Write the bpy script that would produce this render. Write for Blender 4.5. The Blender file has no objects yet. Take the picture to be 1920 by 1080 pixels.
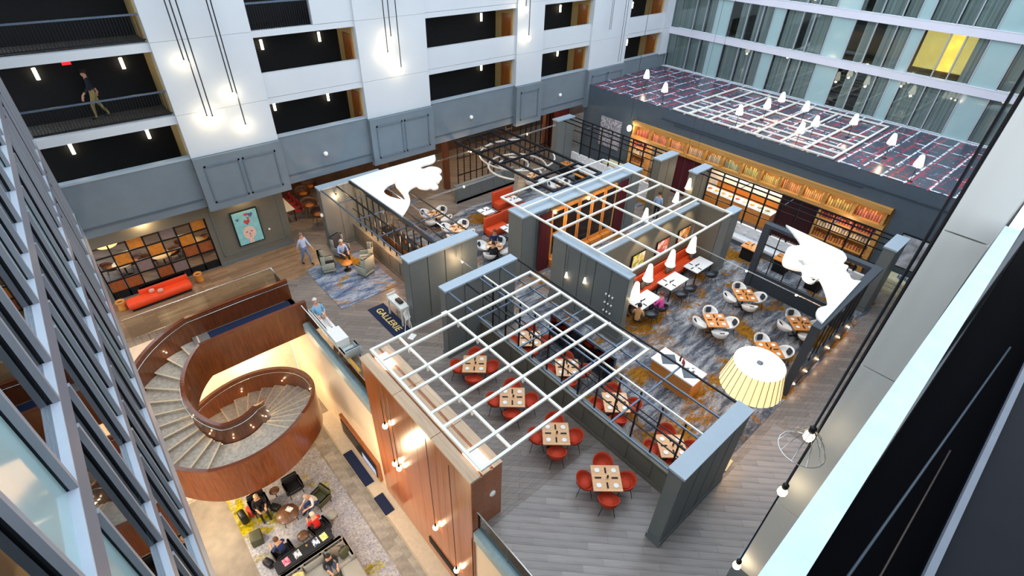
import bpy, bmesh, math, random
from mathutils import Vector, Matrix
random.seed(7)
PI = math.pi
scene = bpy.context.scene
COL = scene.collection

# ------------------------------------------------------------------ camera
cam_d = bpy.data.cameras.new('camera')
cam = bpy.data.objects.new('camera', cam_d)
COL.objects.link(cam)
RIGHT = Vector((0.75344135, -0.65692535, 0.02784289))
DOWN = Vector((-0.37721079, -0.46653922, -0.80003324))
FWD = Vector((0.53855191, 0.59227548, -0.59930926))
m3 = Matrix((RIGHT, -DOWN, -FWD)).transposed()
cam.matrix_world = Matrix.Translation((0, 0, 15)) @ m3.to_4x4()
cam_d.sensor_width = 36
cam_d.lens = 36 * 967.9 / 1920
cam_d.clip_start = 0.05
cam_d.clip_end = 300
scene.camera = cam

# ------------------------------------------------------------------ world (overcast sky over the glass roof)
world = bpy.data.worlds.new('World')
scene.world = world
world.use_nodes = True
wn = world.node_tree.nodes
wn['Background'].inputs[0].default_value = (0.79, 0.895, 1.0, 1)
wn['Background'].inputs[1].default_value = 2.3

vs = scene.view_settings
vs.view_transform = 'Standard'
vs.look = 'None'
vs.exposure = 0.15
vs.gamma = 1.0
vs.use_curve_mapping = False
scene.cycles.use_denoising = True
scene.cycles.max_bounces = 6
scene.cycles.sample_clamp_indirect = 6

# ------------------------------------------------------------------ mesh helpers
class MB:
    def __init__(s):
        s.v = []; s.f = []; s.sm = []
    def add(s, vs_, fs, smooth=False):
        o = len(s.v)
        s.v += [tuple(p) for p in vs_]
        s.f += [tuple(i + o for i in f) for f in fs]
        s.sm += [smooth] * len(fs)
        return s
    def box(s, x0, y0, z0, x1, y1, z1):
        if x0 > x1: x0, x1 = x1, x0
        if y0 > y1: y0, y1 = y1, y0
        if z0 > z1: z0, z1 = z1, z0
        return s.add([(x0,y0,z0),(x1,y0,z0),(x1,y1,z0),(x0,y1,z0),(x0,y0,z1),(x1,y0,z1),(x1,y1,z1),(x0,y1,z1)],
                     [(0,3,2,1),(4,5,6,7),(0,1,5,4),(1,2,6,5),(2,3,7,6),(3,0,4,7)])
    def rbox(s, c, sz, rz=0, rx=0, ry=0, top=1.0):
        R = Matrix.Rotation(rz,3,'Z') @ Matrix.Rotation(ry,3,'Y') @ Matrix.Rotation(rx,3,'X')
        c = Vector(c); hx,hy,hz = sz[0]/2, sz[1]/2, sz[2]/2
        P = []
        for (a,b,d) in ((-1,-1,-1),(1,-1,-1),(1,1,-1),(-1,1,-1),(-1,-1,1),(1,-1,1),(1,1,1),(-1,1,1)):
            k = top if d > 0 else 1
            P.append(c + R @ Vector((a*hx*k, b*hy*k, d*hz)))
        return s.add(P, [(0,3,2,1),(4,5,6,7),(0,1,5,4),(1,2,6,5),(2,3,7,6),(3,0,4,7)])
    def soft(s, c, sz, r=.05, rz=0, rx=0, ry=0):
        """cushion-like box: chamfered on all edges, smooth"""
        R = Matrix.Rotation(rz,3,'Z') @ Matrix.Rotation(ry,3,'Y') @ Matrix.Rotation(rx,3,'X')
        c = Vector(c); hx,hy,hz = sz[0]/2, sz[1]/2, sz[2]/2
        r = min(r, hx*.9, hy*.9, hz*.9)
        rings = []
        for z, k in ((-hz, r), (-hz+r*.3, r*.3), (-hz+r, 0), (hz-r, 0), (hz-r*.3, r*.3), (hz, r)):
            a, b = hx-k, hy-k
            rr = r
            ring = []
            for (sx, sy) in ((1,1),(-1,1),(-1,-1),(1,-1)):
                pts = [(sx*a, sy*(b-rr)), (sx*(a-rr*.3), sy*(b-rr*.3)), (sx*(a-rr), sy*b)]
                if sx*sy < 0: pts.reverse()
                ring += pts
            rings.append([c + R @ Vector((x, y, z)) for x, y in ring])
        n = 12
        P = [p for ring in rings for p in ring]
        F = []
        for i in range(5):
            for j in range(n):
                F.append((i*n+j, i*n+(j+1)%n, (i+1)*n+(j+1)%n, (i+1)*n+j))
        F.append(tuple(reversed(range(n)))); F.append(tuple(range(5*n, 6*n)))
        return s.add(P, F, True)
    def tube(s, pts, r, n=6, cap=True, r2=None):
        pts = [Vector(p) for p in pts]
        P = []; F = []
        m = len(pts)
        for i, p in enumerate(pts):
            d = (pts[min(i+1,m-1)] - pts[max(i-1,0)])
            d = d.normalized() if d.length > 1e-9 else Vector((0,0,1))
            a = d.cross(Vector((0,0,1)))
            if a.length < 1e-3: a = d.cross(Vector((0,1,0)))
            a.normalize(); b = d.cross(a)
            rr = r if r2 is None else r + (r2-r)*i/max(1,m-1)
            for k in range(n):
                t = 2*PI*k/n
                P.append(p + a*math.cos(t)*rr + b*math.sin(t)*rr)
        for i in range(m-1):
            for k in range(n):
                F.append((i*n+k, i*n+(k+1)%n, (i+1)*n+(k+1)%n, (i+1)*n+k))
        if cap:
            F.append(tuple(range(n))); F.append(tuple(reversed(range((m-1)*n, m*n))))
        return s.add(P, F, True)
    def bar(s, a, b, w, h):
        """rectangular bar from a to b (horizontal or sloping), width w, height h"""
        a = Vector(a); b = Vector(b); d = b-a
        u = d.cross(Vector((0,0,1)))
        if u.length < 1e-6: u = Vector((1,0,0))
        u.normalize(); n = u.cross(d).normalized()
        P = []
        for p in (a, b):
            for (i, j) in ((-1,-1),(1,-1),(1,1),(-1,1)):
                P.append(p + u*i*w/2 + n*j*h/2)
        return s.add(P, [(0,1,2,3),(7,6,5,4),(0,4,5,1),(1,5,6,2),(2,6,7,3),(3,7,4,0)])
    def lathe(s, prof, n=16, c=(0,0,0), smooth=True):
        P = []; F = []; m = len(prof)
        for (r, z) in prof:
            for k in range(n):
                t = 2*PI*k/n
                P.append((c[0]+r*math.cos(t), c[1]+r*math.sin(t), c[2]+z))
        for i in range(m-1):
            for k in range(n):
                F.append((i*n+k, i*n+(k+1)%n, (i+1)*n+(k+1)%n, (i+1)*n+k))
        F.append(tuple(reversed(range(n)))); F.append(tuple(range((m-1)*n, m*n)))
        return s.add(P, F, smooth)
    def sph(s, c, r, n=10, m=6, sz=1.0, sx=1.0, sy=1.0):
        P = [(c[0],c[1],c[2]-r*sz)]; F = []
        for i in range(1, m):
            a = -PI/2 + PI*i/m
            for k in range(n):
                t = 2*PI*k/n
                P.append((c[0]+r*sx*math.cos(a)*math.cos(t), c[1]+r*sy*math.cos(a)*math.sin(t), c[2]+r*sz*math.sin(a)))
        P.append((c[0],c[1],c[2]+r*sz))
        for k in range(n): F.append((0, 1+(k+1)%n, 1+k))
        for i in range(m-2):
            for k in range(n):
                a0 = 1+i*n
                F.append((a0+k, a0+(k+1)%n, a0+n+(k+1)%n, a0+n+k))
        l = 1+(m-2)*n; t = len(P)-1
        for k in range(n): F.append((l+k, l+(k+1)%n, t))
        return s.add(P, F, True)
    def prism(s, poly, z0, z1):
        n = len(poly)
        P = [(x,y,z0) for x,y in poly] + [(x,y,z1) for x,y in poly]
        F = [tuple(reversed(range(n))), tuple(range(n, 2*n))]
        F += [(i, (i+1)%n, n+(i+1)%n, n+i) for i in range(n)]
        return s.add(P, F)
    def build(s, name, mat, parent=None, loc=None, rz=0):
        me = bpy.data.meshes.new(name)
        me.from_pydata(s.v, [], s.f)
        if any(s.sm): me.polygons.foreach_set('use_smooth', s.sm)
        me.update()
        o = bpy.data.objects.new(name, me)
        if mat is not None: me.materials.append(mat)
        COL.objects.link(o)
        if parent is not None: o.parent = parent
        if loc is not None: o.location = loc
        if rz: o.rotation_euler = (0,0,rz)
        return o

def tag(o, label=None, cat=None, group=None, kind=None):
    if label: o['label'] = label
    if cat: o['category'] = cat
    if group: o['group'] = group
    if kind: o['kind'] = kind
    return o
def thing(name, label, cat, loc=(0,0,0), rz=0, group=None, kind=None):
    o = bpy.data.objects.new(name, None)
    o.empty_display_size = .2
    COL.objects.link(o)
    o.location = loc; o.rotation_euler = (0,0,rz)
    return tag(o, label, cat, group, kind)
def struct(name, mb, mat, label=None, parent=None):
    o = mb.build(name, mat, parent)
    if parent is None: o['kind'] = 'structure'
    if label: o['label'] = label
    return o
def copy_tree(o, parent=None):
    c = o.copy(); COL.objects.link(c); c.parent = parent
    for ch in list(o.children): copy_tree(ch, c)
    return c
def place(proto, loc, rz, label, group=None, scale=None):
    """first use moves the prototype itself, later ones copy it"""
    if proto.get('_used'):
        o = copy_tree(proto)
    else:
        proto['_used'] = 1; o = proto
    o.location = loc; o.rotation_euler = (0,0,rz)
    o['label'] = label
    if group: o['group'] = group
    if scale: o.scale = (scale,)*3
    return o
def lamp(kind, loc, energy, color, parent=None, size=.1, spot=None, rot=None):
    d = bpy.data.lights.new('light', kind)
    d.energy = energy; d.color = color
    if kind == 'SPOT':
        d.spot_size = spot or 1.2; d.spot_blend = .6; d.shadow_soft_size = size
    elif kind == 'POINT': d.shadow_soft_size = size
    elif kind == 'AREA':
        d.shape = 'RECTANGLE'; d.size = size[0]; d.size_y = size[1]
    o = bpy.data.objects.new('light', d); COL.objects.link(o)
    if parent: o.parent = parent
    o.location = loc
    if rot: o.rotation_euler = rot
    return o
WARM = (1.0, .72, .42)
ORD = ['first','second','third','fourth','fifth','sixth','seventh','eighth','ninth','tenth','eleventh','twelfth','thirteenth','fourteenth','fifteenth','sixteenth','seventeenth','eighteenth','nineteenth','twentieth']

# ------------------------------------------------------------------ materials
def lin(c):
    return tuple((x/255/12.92 if x/255 <= .04045 else ((x/255+.055)/1.055)**2.4) for x in c) + (1,)
def base_mat(name):
    m = bpy.data.materials.new(name); m.use_nodes = True
    nt = m.node_tree
    return m, nt, nt.nodes, nt.links, nt.nodes['Principled BSDF']
def coords(nt, scale=(1,1,1), rot=(0,0,0), which='Object'):
    t = nt.nodes.new('ShaderNodeTexCoord'); mp = nt.nodes.new('ShaderNodeMapping')
    mp.inputs['Scale'].default_value = scale; mp.inputs['Rotation'].default_value = rot
    nt.links.new(t.outputs[which], mp.inputs['Vector'])
    return mp.outputs[0]
def ramp(nt, fac, stops, interp='LINEAR'):
    r = nt.nodes.new('ShaderNodeValToRGB'); r.color_ramp.interpolation = interp
    el = r.color_ramp.elements
    while len(el) < len(stops): el.new(.5)
    for e, (p, c) in zip(el, stops): e.position = p; e.color = c
    nt.links.new(fac, r.inputs[0]); return r.outputs[0]
def noise(nt, vec, scale, detail=4, rough=.55, dist=0):
    n = nt.nodes.new('ShaderNodeTexNoise')
    n.inputs['Scale'].default_value = scale; n.inputs['Detail'].default_value = detail
    n.inputs['Roughness'].default_value = rough; n.inputs['Distortion'].default_value = dist
    nt.links.new(vec, n.inputs['Vector']); return n.outputs['Fac']
def mixc(nt, fac, a, b, mode='MIX'):
    m = nt.nodes.new('ShaderNodeMix'); m.data_type = 'RGBA'; m.blend_type = mode
    for s_, v in ((m.inputs[0], fac), (m.inputs[6], a), (m.inputs[7], b)):
        if hasattr(v, 'links'): nt.links.new(v, s_)
        else: s_.default_value = v
    return m.outputs[2]
def bump(nt, b, h, strength=.2, dist=.01):
    n = nt.nodes.new('ShaderNodeBump'); n.inputs['Strength'].default_value = strength; n.inputs['Distance'].default_value = dist
    nt.links.new(h, n.inputs['Height']); nt.links.new(n.outputs[0], b.inputs['Normal'])
def M(name, rgb, rough=.55, metal=0., var=.08, scale=6., stretch=(1,1,1), spec=.4, emit=None, es=1., bmp=0, rnd=0., coat=0.):
    m, nt, N, L, b = base_mat(name)
    c = lin(rgb)
    v = coords(nt, stretch)
    f = noise(nt, v, scale)
    lo = tuple(x*(1-var) for x in c[:3])+(1,); hi = tuple(min(1,x*(1+var)) for x in c[:3])+(1,)
    out = ramp(nt, f, [(.3, lo), (.7, hi)])
    if rnd:
        oi = N.new('ShaderNodeObjectInfo')
        mr = N.new('ShaderNodeMapRange'); mr.inputs[3].default_value = 1-rnd; mr.inputs[4].default_value = 1+rnd
        L.new(oi.outputs['Random'], mr.inputs[0])
        out = mixc(nt, 1., out, mr.outputs[0], 'MULTIPLY')
    L.new(out, b.inputs['Base Color'])
    b.inputs['Roughness'].default_value = rough; b.inputs['Metallic'].default_value = metal
    b.inputs['Specular IOR Level'].default_value = spec
    b.inputs['Coat Weight'].default_value = coat
    if emit:
        b.inputs['Emission Color'].default_value = lin(emit); b.inputs['Emission Strength'].default_value = es
    if bmp: bump(nt, b, f, bmp)
    return m
def wood(name, a, bcol, rough=.35, axis='z', freq=14., coat=.2, rnd=0.):
    m, nt, N, L, b = base_mat(name)
    st = {'z': (freq, freq, freq*.06), 'x': (freq*.06, freq, freq), 'y': (freq, freq*.06, freq)}[axis]
    v = coords(nt, st)
    f = noise(nt, v, 1.0, 5, .6, .6)
    out = ramp(nt, f, [(.28, lin(a)), (.72, lin(bcol))])
    if rnd:
        oi = N.new('ShaderNodeObjectInfo'); mr = N.new('ShaderNodeMapRange')
        mr.inputs[3].default_value = 1-rnd; mr.inputs[4].default_value = 1+rnd
        L.new(oi.outputs['Random'], mr.inputs[0]); out = mixc(nt, 1., out, mr.outputs[0], 'MULTIPLY')
    L.new(out, b.inputs['Base Color'])
    b.inputs['Roughness'].default_value = rough; b.inputs['Coat Weight'].default_value = coat
    b.inputs['Coat Roughness'].default_value = .15
    return m
def emis(name, rgb, strength):
    m, nt, N, L, b = base_mat(name)
    b.inputs['Base Color'].default_value = lin(rgb)
    b.inputs['Emission Color'].default_value = lin(rgb); b.inputs['Emission Strength'].default_value = strength
    return m
def glassy(name, tint, refl=.12, rough=.03, alpha=.15):
    """thin pane: see-through with a fresnel reflection"""
    m, nt, N, L, b = base_mat(name)
    N.remove(b)
    out = N['Material Output']
    tr = N.new('ShaderNodeBsdfTransparent'); tr.inputs[0].default_value = lin(tint)
    gl = N.new('ShaderNodeBsdfGlossy'); gl.inputs['Roughness'].default_value = rough
    gl.inputs[0].default_value = (.95,.98,1,1)
    fr = N.new('ShaderNodeFresnel'); fr.inputs[0].default_value = 1.5
    ad = N.new('ShaderNodeMath'); ad.operation = 'ADD'; ad.inputs[1].default_value = refl
    L.new(fr.outputs[0], ad.inputs[0])
    mx = N.new('ShaderNodeMixShader')
    L.new(ad.outputs[0], mx.inputs[0]); L.new(tr.outputs[0], mx.inputs[1]); L.new(gl.outputs[0], mx.inputs[2])
    L.new(mx.outputs[0], out.inputs[0])
    return m
def planks(name, cols, rot, w=.19, l=1.5, rough=.35):
    m, nt, N, L, b = base_mat(name)
    v = coords(nt, (1,1,1), (0,0,rot))
    br = N.new('ShaderNodeTexBrick'); br.offset = .37
    br.inputs['Scale'].default_value = 1; br.inputs['Brick Width'].default_value = l; br.inputs['Row Height'].default_value = w
    br.inputs['Mortar Size'].default_value = .004; br.inputs['Mortar'].default_value = lin(tuple(x*.45 for x in cols[0]))
    br.inputs['Color1'].default_value = lin(cols[0]); br.inputs['Color2'].default_value = lin(cols[1])
    L.new(v, br.inputs['Vector'])
    v2 = coords(nt, (1.2, 16, 1), (0,0,rot))
    f = noise(nt, v2, 1.5, 5, .6)
    k = ramp(nt, f, [(.25, (.62,.62,.62,1)), (.75, (1.18,1.15,1.12,1))])
    L.new(mixc(nt, 1., br.outputs[0], k, 'MULTIPLY'), b.inputs['Base Color'])
    b.inputs['Roughness'].default_value = rough; b.inputs['Specular IOR Level'].default_value = .4
    return m
def carpet(name, blues, mustard, sc=1.0, amount=.56):
    m, nt, N, L, b = base_mat(name)
    v = coords(nt, (1*sc, 1*sc, 1), (0,0,.6)); vs_ = coords(nt, (.45*sc, 1.6*sc, 1), (0,0,.75))
    f1 = noise(nt, vs_, 1.6, 10, .78, .4)
    c = ramp(nt, f1, [(.30, lin(blues[0])), (.45, lin(blues[1])), (.56, lin(blues[2])), (.70, lin(blues[3]))])
    f2 = noise(nt, v, .55, 8, .72, .6)
    k = ramp(nt, f2, [(amount, (0,0,0,1)), (amount+.07, (1,1,1,1))])
    f3 = noise(nt, vs_, 7, 8, .75)
    c = mixc(nt, k, c, ramp(nt, f3, [(.35, lin(tuple(x*.6 for x in mustard))), (.65, lin(mustard))]))
    f4 = noise(nt, v, 26, 2, .7)
    c = mixc(nt, 1., c, ramp(nt, f4, [(.3, (.6,.6,.62,1)), (.7, (1.3,1.3,1.3,1))]), 'MULTIPLY')
    L.new(c, b.inputs['Base Color']); b.inputs['Roughness'].default_value = .95; b.inputs['Specular IOR Level'].default_value = .1
    bump(nt, b, f4, .3)
    return m
def curtain_mat(name, c1, c2, freq=9., axis=1, rough=.9):
    m, nt, N, L, b = base_mat(name)
    st = [0,0,0]; st[axis] = freq
    v = coords(nt, tuple(st))
    f = noise(nt, v, 1.3, 3, .6)
    L.new(ramp(nt, f, [(.3, lin(c1)), (.7, lin(c2))]), b.inputs['Base Color'])
    b.inputs['Roughness'].default_value = rough
    return m
def stripes(name, c1, c2, freq, axis=0, duty=.5, rough=.5):
    m, nt, N, L, b = base_mat(name)
    v = coords(nt); sp = N.new('ShaderNodeSeparateXYZ'); L.new(v, sp.inputs[0])
    mu = N.new('ShaderNodeMath'); mu.operation = 'MULTIPLY'; mu.inputs[1].default_value = freq; L.new(sp.outputs[axis], mu.inputs[0])
    fr = N.new('ShaderNodeMath'); fr.operation = 'FRACT'; L.new(mu.outputs[0], fr.inputs[0])
    L.new(ramp(nt, fr.outputs[0], [(0, lin(c1)), (duty, lin(c2))], 'CONSTANT'), b.inputs['Base Color'])
    b.inputs['Roughness'].default_value = rough
    return m
def patches(name, stops, scale=3., rough=.6, emit=0.):
    m, nt, N, L, b = base_mat(name)
    v = coords(nt); vo = N.new('ShaderNodeTexVoronoi'); vo.inputs['Scale'].default_value = scale; L.new(v, vo.inputs['Vector'])
    sp = N.new('ShaderNodeSeparateColor'); L.new(vo.outputs['Color'], sp.inputs[0])
    n = len(stops)
    c = ramp(nt, sp.outputs[0], [(i/n, lin(x)) for i, x in enumerate(stops)], 'CONSTANT')
    L.new(c, b.inputs['Base Color']); b.inputs['Roughness'].default_value = rough
    if emit:
        L.new(c, b.inputs['Emission Color']); b.inputs['Emission Strength'].default_value = emit
    return m
def street_map(name):
    """flat print of a street plan: dark ground, white and red broken street lines"""
    m, nt, N, L, b = base_mat(name)
    col = lin((60, 68, 84))
    first = True
    out = None
    def math_(op, a, b_=None):
        n = N.new('ShaderNodeMath'); n.operation = op
        for i, q in enumerate((a, b_)):
            if q is None: continue
            if hasattr(q, 'links'): L.new(q, n.inputs[i])
            else: n.inputs[i].default_value = q
        return n.outputs[0]
    def grid(sx, sy, rot, width, thr, seed):
        v = coords(nt, (sx, sy, 1), (0,0,rot))
        vo = N.new('ShaderNodeTexBrick'); vo.offset = .43; vo.inputs['Scale'].default_value = 1
        vo.inputs['Brick Width'].default_value = 1.; vo.inputs['Row Height'].default_value = .5
        vo.inputs['Mortar Size'].default_value = width; vo.inputs['Mortar Smooth'].default_value = .1
        vo.inputs['Color1'].default_value = (0,0,0,1); vo.inputs['Color2'].default_value = (0,0,0,1); vo.inputs['Mortar'].default_value = (1,1,1,1)
        nv = noise(nt, coords(nt, (1,1,1), (0,0,seed)), .9, 1)
        L.new(v, vo.inputs['Vector'])
        br = noise(nt, coords(nt, (1,1,1), (seed,0,seed)), 3.2, 3, .8)
        return math_('MULTIPLY', vo.outputs[0], math_('GREATER_THAN', br, thr))
    w1 = grid(.42, .5, .02, .024, .48, 1.3)
    w2 = grid(1.1, .34, .02, .018, .58, 2.9)
    r1_ = grid(.5, .62, .02, .036, .47, 4.1)
    r2_ = grid(.3, 1.1, .35, .03, .53, 5.3)
    c = mixc(nt, r1_, col, lin((164, 44, 64)))
    c = mixc(nt, r2_, c, lin((146, 56, 76)))
    c = mixc(nt, w2, c, lin((150, 165, 190)))
    c = mixc(nt, w1, c, lin((225, 232, 245)))
    L.new(c, b.inputs['Base Color']); b.inputs['Roughness'].default_value = .25
    return m

grey = M('slate_grey_paint', (106, 111, 110), .5, var=.04, scale=2)
grey_skylit = M('skylit_slate_cap', (158, 171, 182), .45, var=.03, scale=2)  # same slate as the walls; skylight on the tops put into the colour
grey_warm = M('taupe_grey_paint', (108, 104, 92), .5, var=.04, scale=2)
band_grey = M('blue_grey_render', (110, 122, 131), .6, var=.06, scale=1.2)
dark_slate = M('dark_slate_paint', (78, 90, 101), .5, var=.05, scale=2)
white_wall = M('white_render', (200, 205, 211), .6, var=.02, scale=.7)
white_paint = M('white_powder_coat', (225, 224, 216), .4, var=.03)
white_gloss = M('white_gloss', (240, 240, 238), .3, var=.02)
black_metal = M('black_metal', (26, 28, 33), .4, metal=.3, var=.1)
rail_metal = M('blue_grey_metal', (96, 110, 128), .35, metal=.4, var=.08)
black = M('matt_black', (12, 12, 15), .7, var=.2)
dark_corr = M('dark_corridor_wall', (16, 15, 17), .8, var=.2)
cream = M('cream_wall', (196, 165, 108), .6, var=.05)
tan_wall = M('tan_wall', (176, 160, 132), .6, var=.06, scale=2)
beige_wall = M('beige_wall', (226, 202, 172), .6, var=.04, scale=1)
door_wood = wood('door_wood', (138, 74, 26), (172, 98, 42), .4, 'z')
copper_wood = wood('copper_veneer', (142, 74, 32), (174, 100, 50), .28, 'z', 5., .5)
stair_wood = wood('stair_veneer', (78, 37, 13), (126, 66, 26), .3, 'z', 26., .6)
stair_cap = wood('stair_cap_rail', (88, 40, 17), (126, 62, 29), .25, 'x', 8., .6)
light_wood = wood('pale_oak', (176, 146, 118), (206, 178, 148), .5, 'y', 10., .1, .08)
table_wood = wood('table_maple', (206, 150, 100), (232, 182, 132), .4, 'x', 12., .2, .06)
orange_wood = wood('orange_oak', (190, 112, 40), (220, 146, 66), .4, 'y', 8., .2)
shelf_wood = wood('shelf_oak', (180, 124, 58), (210, 158, 88), .45, 'y', 8., .1)
walnut = wood('walnut', (70, 42, 26), (120, 82, 54), .4, 'y', 16., .2)
brown_wood = wood('brown_post_wood', (88, 48, 30), (120, 72, 48), .5, 'z', 8., .1)
copper_slat = stripes('horizontal_slats', (112, 62, 32), (62, 32, 16), 11, 2, .62)
floor_mat = planks('plank_floor', ((142, 132, 124), (118, 108, 102)), PI/4, .2, 1.6)
floor_warm = planks('plank_floor_warm', ((164, 130, 98), (132, 103, 78)), 0.0, .16, 1.3)
plank_piece = wood('floor_plank', (112, 104, 100), (158, 148, 142), .3, 'x', 7., .15, .13)
carpet_mat = carpet('abstract_carpet', ((36, 38, 46), (82, 86, 95), (144, 146, 150), (198, 195, 190)), (160, 108, 32), .8, .5)
rug_mat = carpet('lounge_rug', ((44, 58, 86), (92, 108, 134), (146, 154, 166), (196, 196, 196)), (190, 136, 40), .9, .52)
lobby_rug_mat = carpet('lobby_rug', ((150, 150, 160), (162, 162, 170), (172, 170, 172), (180, 176, 172)), (186, 168, 22), .5, .515)
stone_tile = M('stone_tile', (150, 142, 132), .45, var=.25, scale=4, rnd=.22)
stone_floor = M('stone_floor', (128, 118, 106), .5, var=.2, scale=2)
tread_mat = M('tread_stone', (176, 164, 148), .6, var=.25, scale=9)
nosing = M('tread_nosing', (216, 194, 160), .5, var=.05)
navy = M('navy_carpet', (22, 34, 64), .95, var=.15, scale=30)
gold_txt = M('gold_letter', (226, 200, 120), .8, var=.05)
red_fab = M('orange_red_fabric', (184, 58, 28), .7, var=.1, scale=14)
orange_leather = M('orange_leather', (206, 74, 34), .5, var=.08)
red_plastic = M('bright_orange_upholstery', (226, 66, 20), .6, var=.06)
white_shell = M('white_shell', (232, 232, 230), .35, var=.02)
dark_cushion = M('charcoal_cushion', (52, 54, 60), .9, var=.1)
black_chair_m = M('black_leather', (22, 23, 27), .45, var=.1)
grey_fab = M('grey_fabric', (150, 148, 142), .9, var=.08, scale=20)
sage_fab = M('pale_sage_fabric', (164, 166, 150), .9, var=.08, scale=20)
taupe_fab = M('taupe_fabric', (120, 110, 96), .9, var=.1, scale=20)
green_fab = M('olive_leather', (70, 72, 52), .5, var=.1)
burgundy = curtain_mat('burgundy_curtain', (48, 6, 16), (104, 18, 34), 14., 1)
burgundy_x = curtain_mat('burgundy_curtain_x', (48, 6, 16), (110, 18, 34), 14., 0)
plum = curtain_mat('plum_curtain', (30, 8, 14), (66, 14, 24), 14., 1)
sheer = curtain_mat('grey_sheer_curtain', (146, 150, 150), (232, 230, 224), 6., 1)
room_dark = M('dim_room', (84, 80, 70), .9, var=.3, scale=1)
room_lit = M('lit_room', (226, 196, 110), .9, var=.25, scale=1, emit=(244, 214, 120), es=.75)
pane_m = glassy('window_glass', (232, 240, 240), .0, .02)
pane_teal = M('teal_spandrel_glass', (158, 186, 188), .08, var=.04, scale=.6, spec=.6)
rail_glass = glassy('balustrade_glass', (246, 250, 249), .0, .01)
alu = M('silver_aluminium', (176, 184, 194), .35, metal=.35, var=.04)
band_white = M('white_band', (214, 214, 226), .4, var=.03, scale=1)
chrome = M('brushed_steel', (206, 206, 206), .25, metal=.9, var=.03)
bulb = emis('bulb_glow', (255, 232, 190), 14)
bulb_soft = emis('shade_glow', (255, 240, 212), 4)
shade_white = emis('cone_shade', (255, 246, 230), 1.6)
sconce_m = emis('sconce_glow', (255, 238, 205), 9)
map_roof = street_map('street_map_print')
drum_top = emis('lamp_diffuser', (255, 250, 240), 1.1)
cabinet_white = M('white_lacquer', (230, 228, 222), .35, var=.02)
marble = M('grey_marble', (176, 178, 184), .3, var=.45, scale=3)
quilt = M('white_quilted_vinyl', (222, 222, 224), .4, var=.03)
plate_m = M('white_china', (238, 236, 232), .25, var=.01)
napkin_m = M('black_napkin', (28, 26, 30), .8, var=.1)
red_item = M('red_item', (180, 30, 30), .5)
skin_m = M('skin', (205, 152, 122), .6, var=.04)
screen_m = emis('screen_glow', (150, 170, 210), .5)

# =================================================================== SETTING
# floors
b = MB(); b.box(4.7, -4, -.35, 38, 31, 0); b.box(-9, 22.05, -.35, 4.7, 31, 0)
floor = struct('floor', b, floor_mat, 'grey-brown plank floor of the restaurant level')
b = MB(); b.box(-9, 22.05, .0, 7.6, 25.3, .004)
struct('floor_boards', b, floor_warm, 'warm brown plank floor beside the orange bench', floor)
def clip(poly, x0, y0, x1, y1):
    for ax, val, sgn in ((0,x0,1),(0,x1,-1),(1,y0,1),(1,y1,-1)):
        out = []
        for i in range(len(poly)):
            p, q = poly[i], poly[(i+1) % len(poly)]
            dp, dq = sgn*(p[ax]-val), sgn*(q[ax]-val)
            if dp >= 0: out.append(p)
            if (dp >= 0) != (dq >= 0):
                t = dp/(dp-dq); out.append((p[0]+t*(q[0]-p[0]), p[1]+t*(q[1]-p[1])))
        poly = out
        if not poly: return poly
    return poly
def lay_planks(x0, y0, x1, y1, ang, w, l, parent, mat, limit):
    cx, cy = (x0+x1)/2, (y0+y1)/2
    ca, sa = math.cos(ang), math.sin(ang)
    R_ = math.hypot(x1-x0, y1-y0)/2 + l
    n = 0; row = 0; v = -R_
    while v < R_:
        u = -R_ + (row*.37*l) % l
        while u < R_:
            q = [(u,v),(u+l-.006,v),(u+l-.006,v+w-.006),(u,v+w-.006)]
            pl = clip([(cx+a*ca-b_*sa, cy+a*sa+b_*ca) for a, b_ in q], x0, y0, x1, y1)
            if len(pl) >= 3 and n < limit:
                c0 = pl[0]
                mb = MB(); mb.prism([((px-c0[0])*ca+(py-c0[1])*sa, -(px-c0[0])*sa+(py-c0[1])*ca) for px, py in pl], 0, .006+random.random()*.002)
                mb.build('plank', mat, parent, (c0[0], c0[1], 0), ang); n += 1
            u += l
        v += w; row += 1
    return n
lay_planks(4.95, 0.6, 10.0, 6.2, -PI/4, .22, 1.6, floor, plank_piece, 170)
lay_planks(10.0, 0.6, 15.5, 2.55, -PI/4, .22, 1.6, floor, plank_piece, 120)
b = MB(); b.box(10.25, 2.85, 0, 26.3, 12.0, .012); b.box(11.9, 12.0, 0, 14.3, 22.6, .012); b.box(14.3, 16.2, 0, 26.3, 22.6, .012); b.box(14.75, 11.9, 0, 24.8, 15.1, .012)
struct('floor_carpet', b, carpet_mat, 'blue-grey abstract carpet with mustard patches in the dining area', floor)
# lobby floor
b = MB(); b.box(-9, -4, -6.1, 4.7, 31, -5.8)
lobby = struct('floor_lobby', b, stone_floor, 'stone lobby floor far below the spiral stair')
tile = None; n = 0
for i in range(17):
    for j in range(8):
        x = 4.22 - (j+1)*.42; y = 8.2 + i*.52 + (.26 if j % 2 else 0)
        if x < 1: continue
        mb = MB()
        if tile is None:
            mb.box(0, 0, 0, .412, .512, .008)
            tile = mb.build('tile', stone_tile, lobby, (x, y, -5.8))
        else:
            o = tile.copy(); COL.objects.link(o); o.location = (x, y, -5.8)
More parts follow.
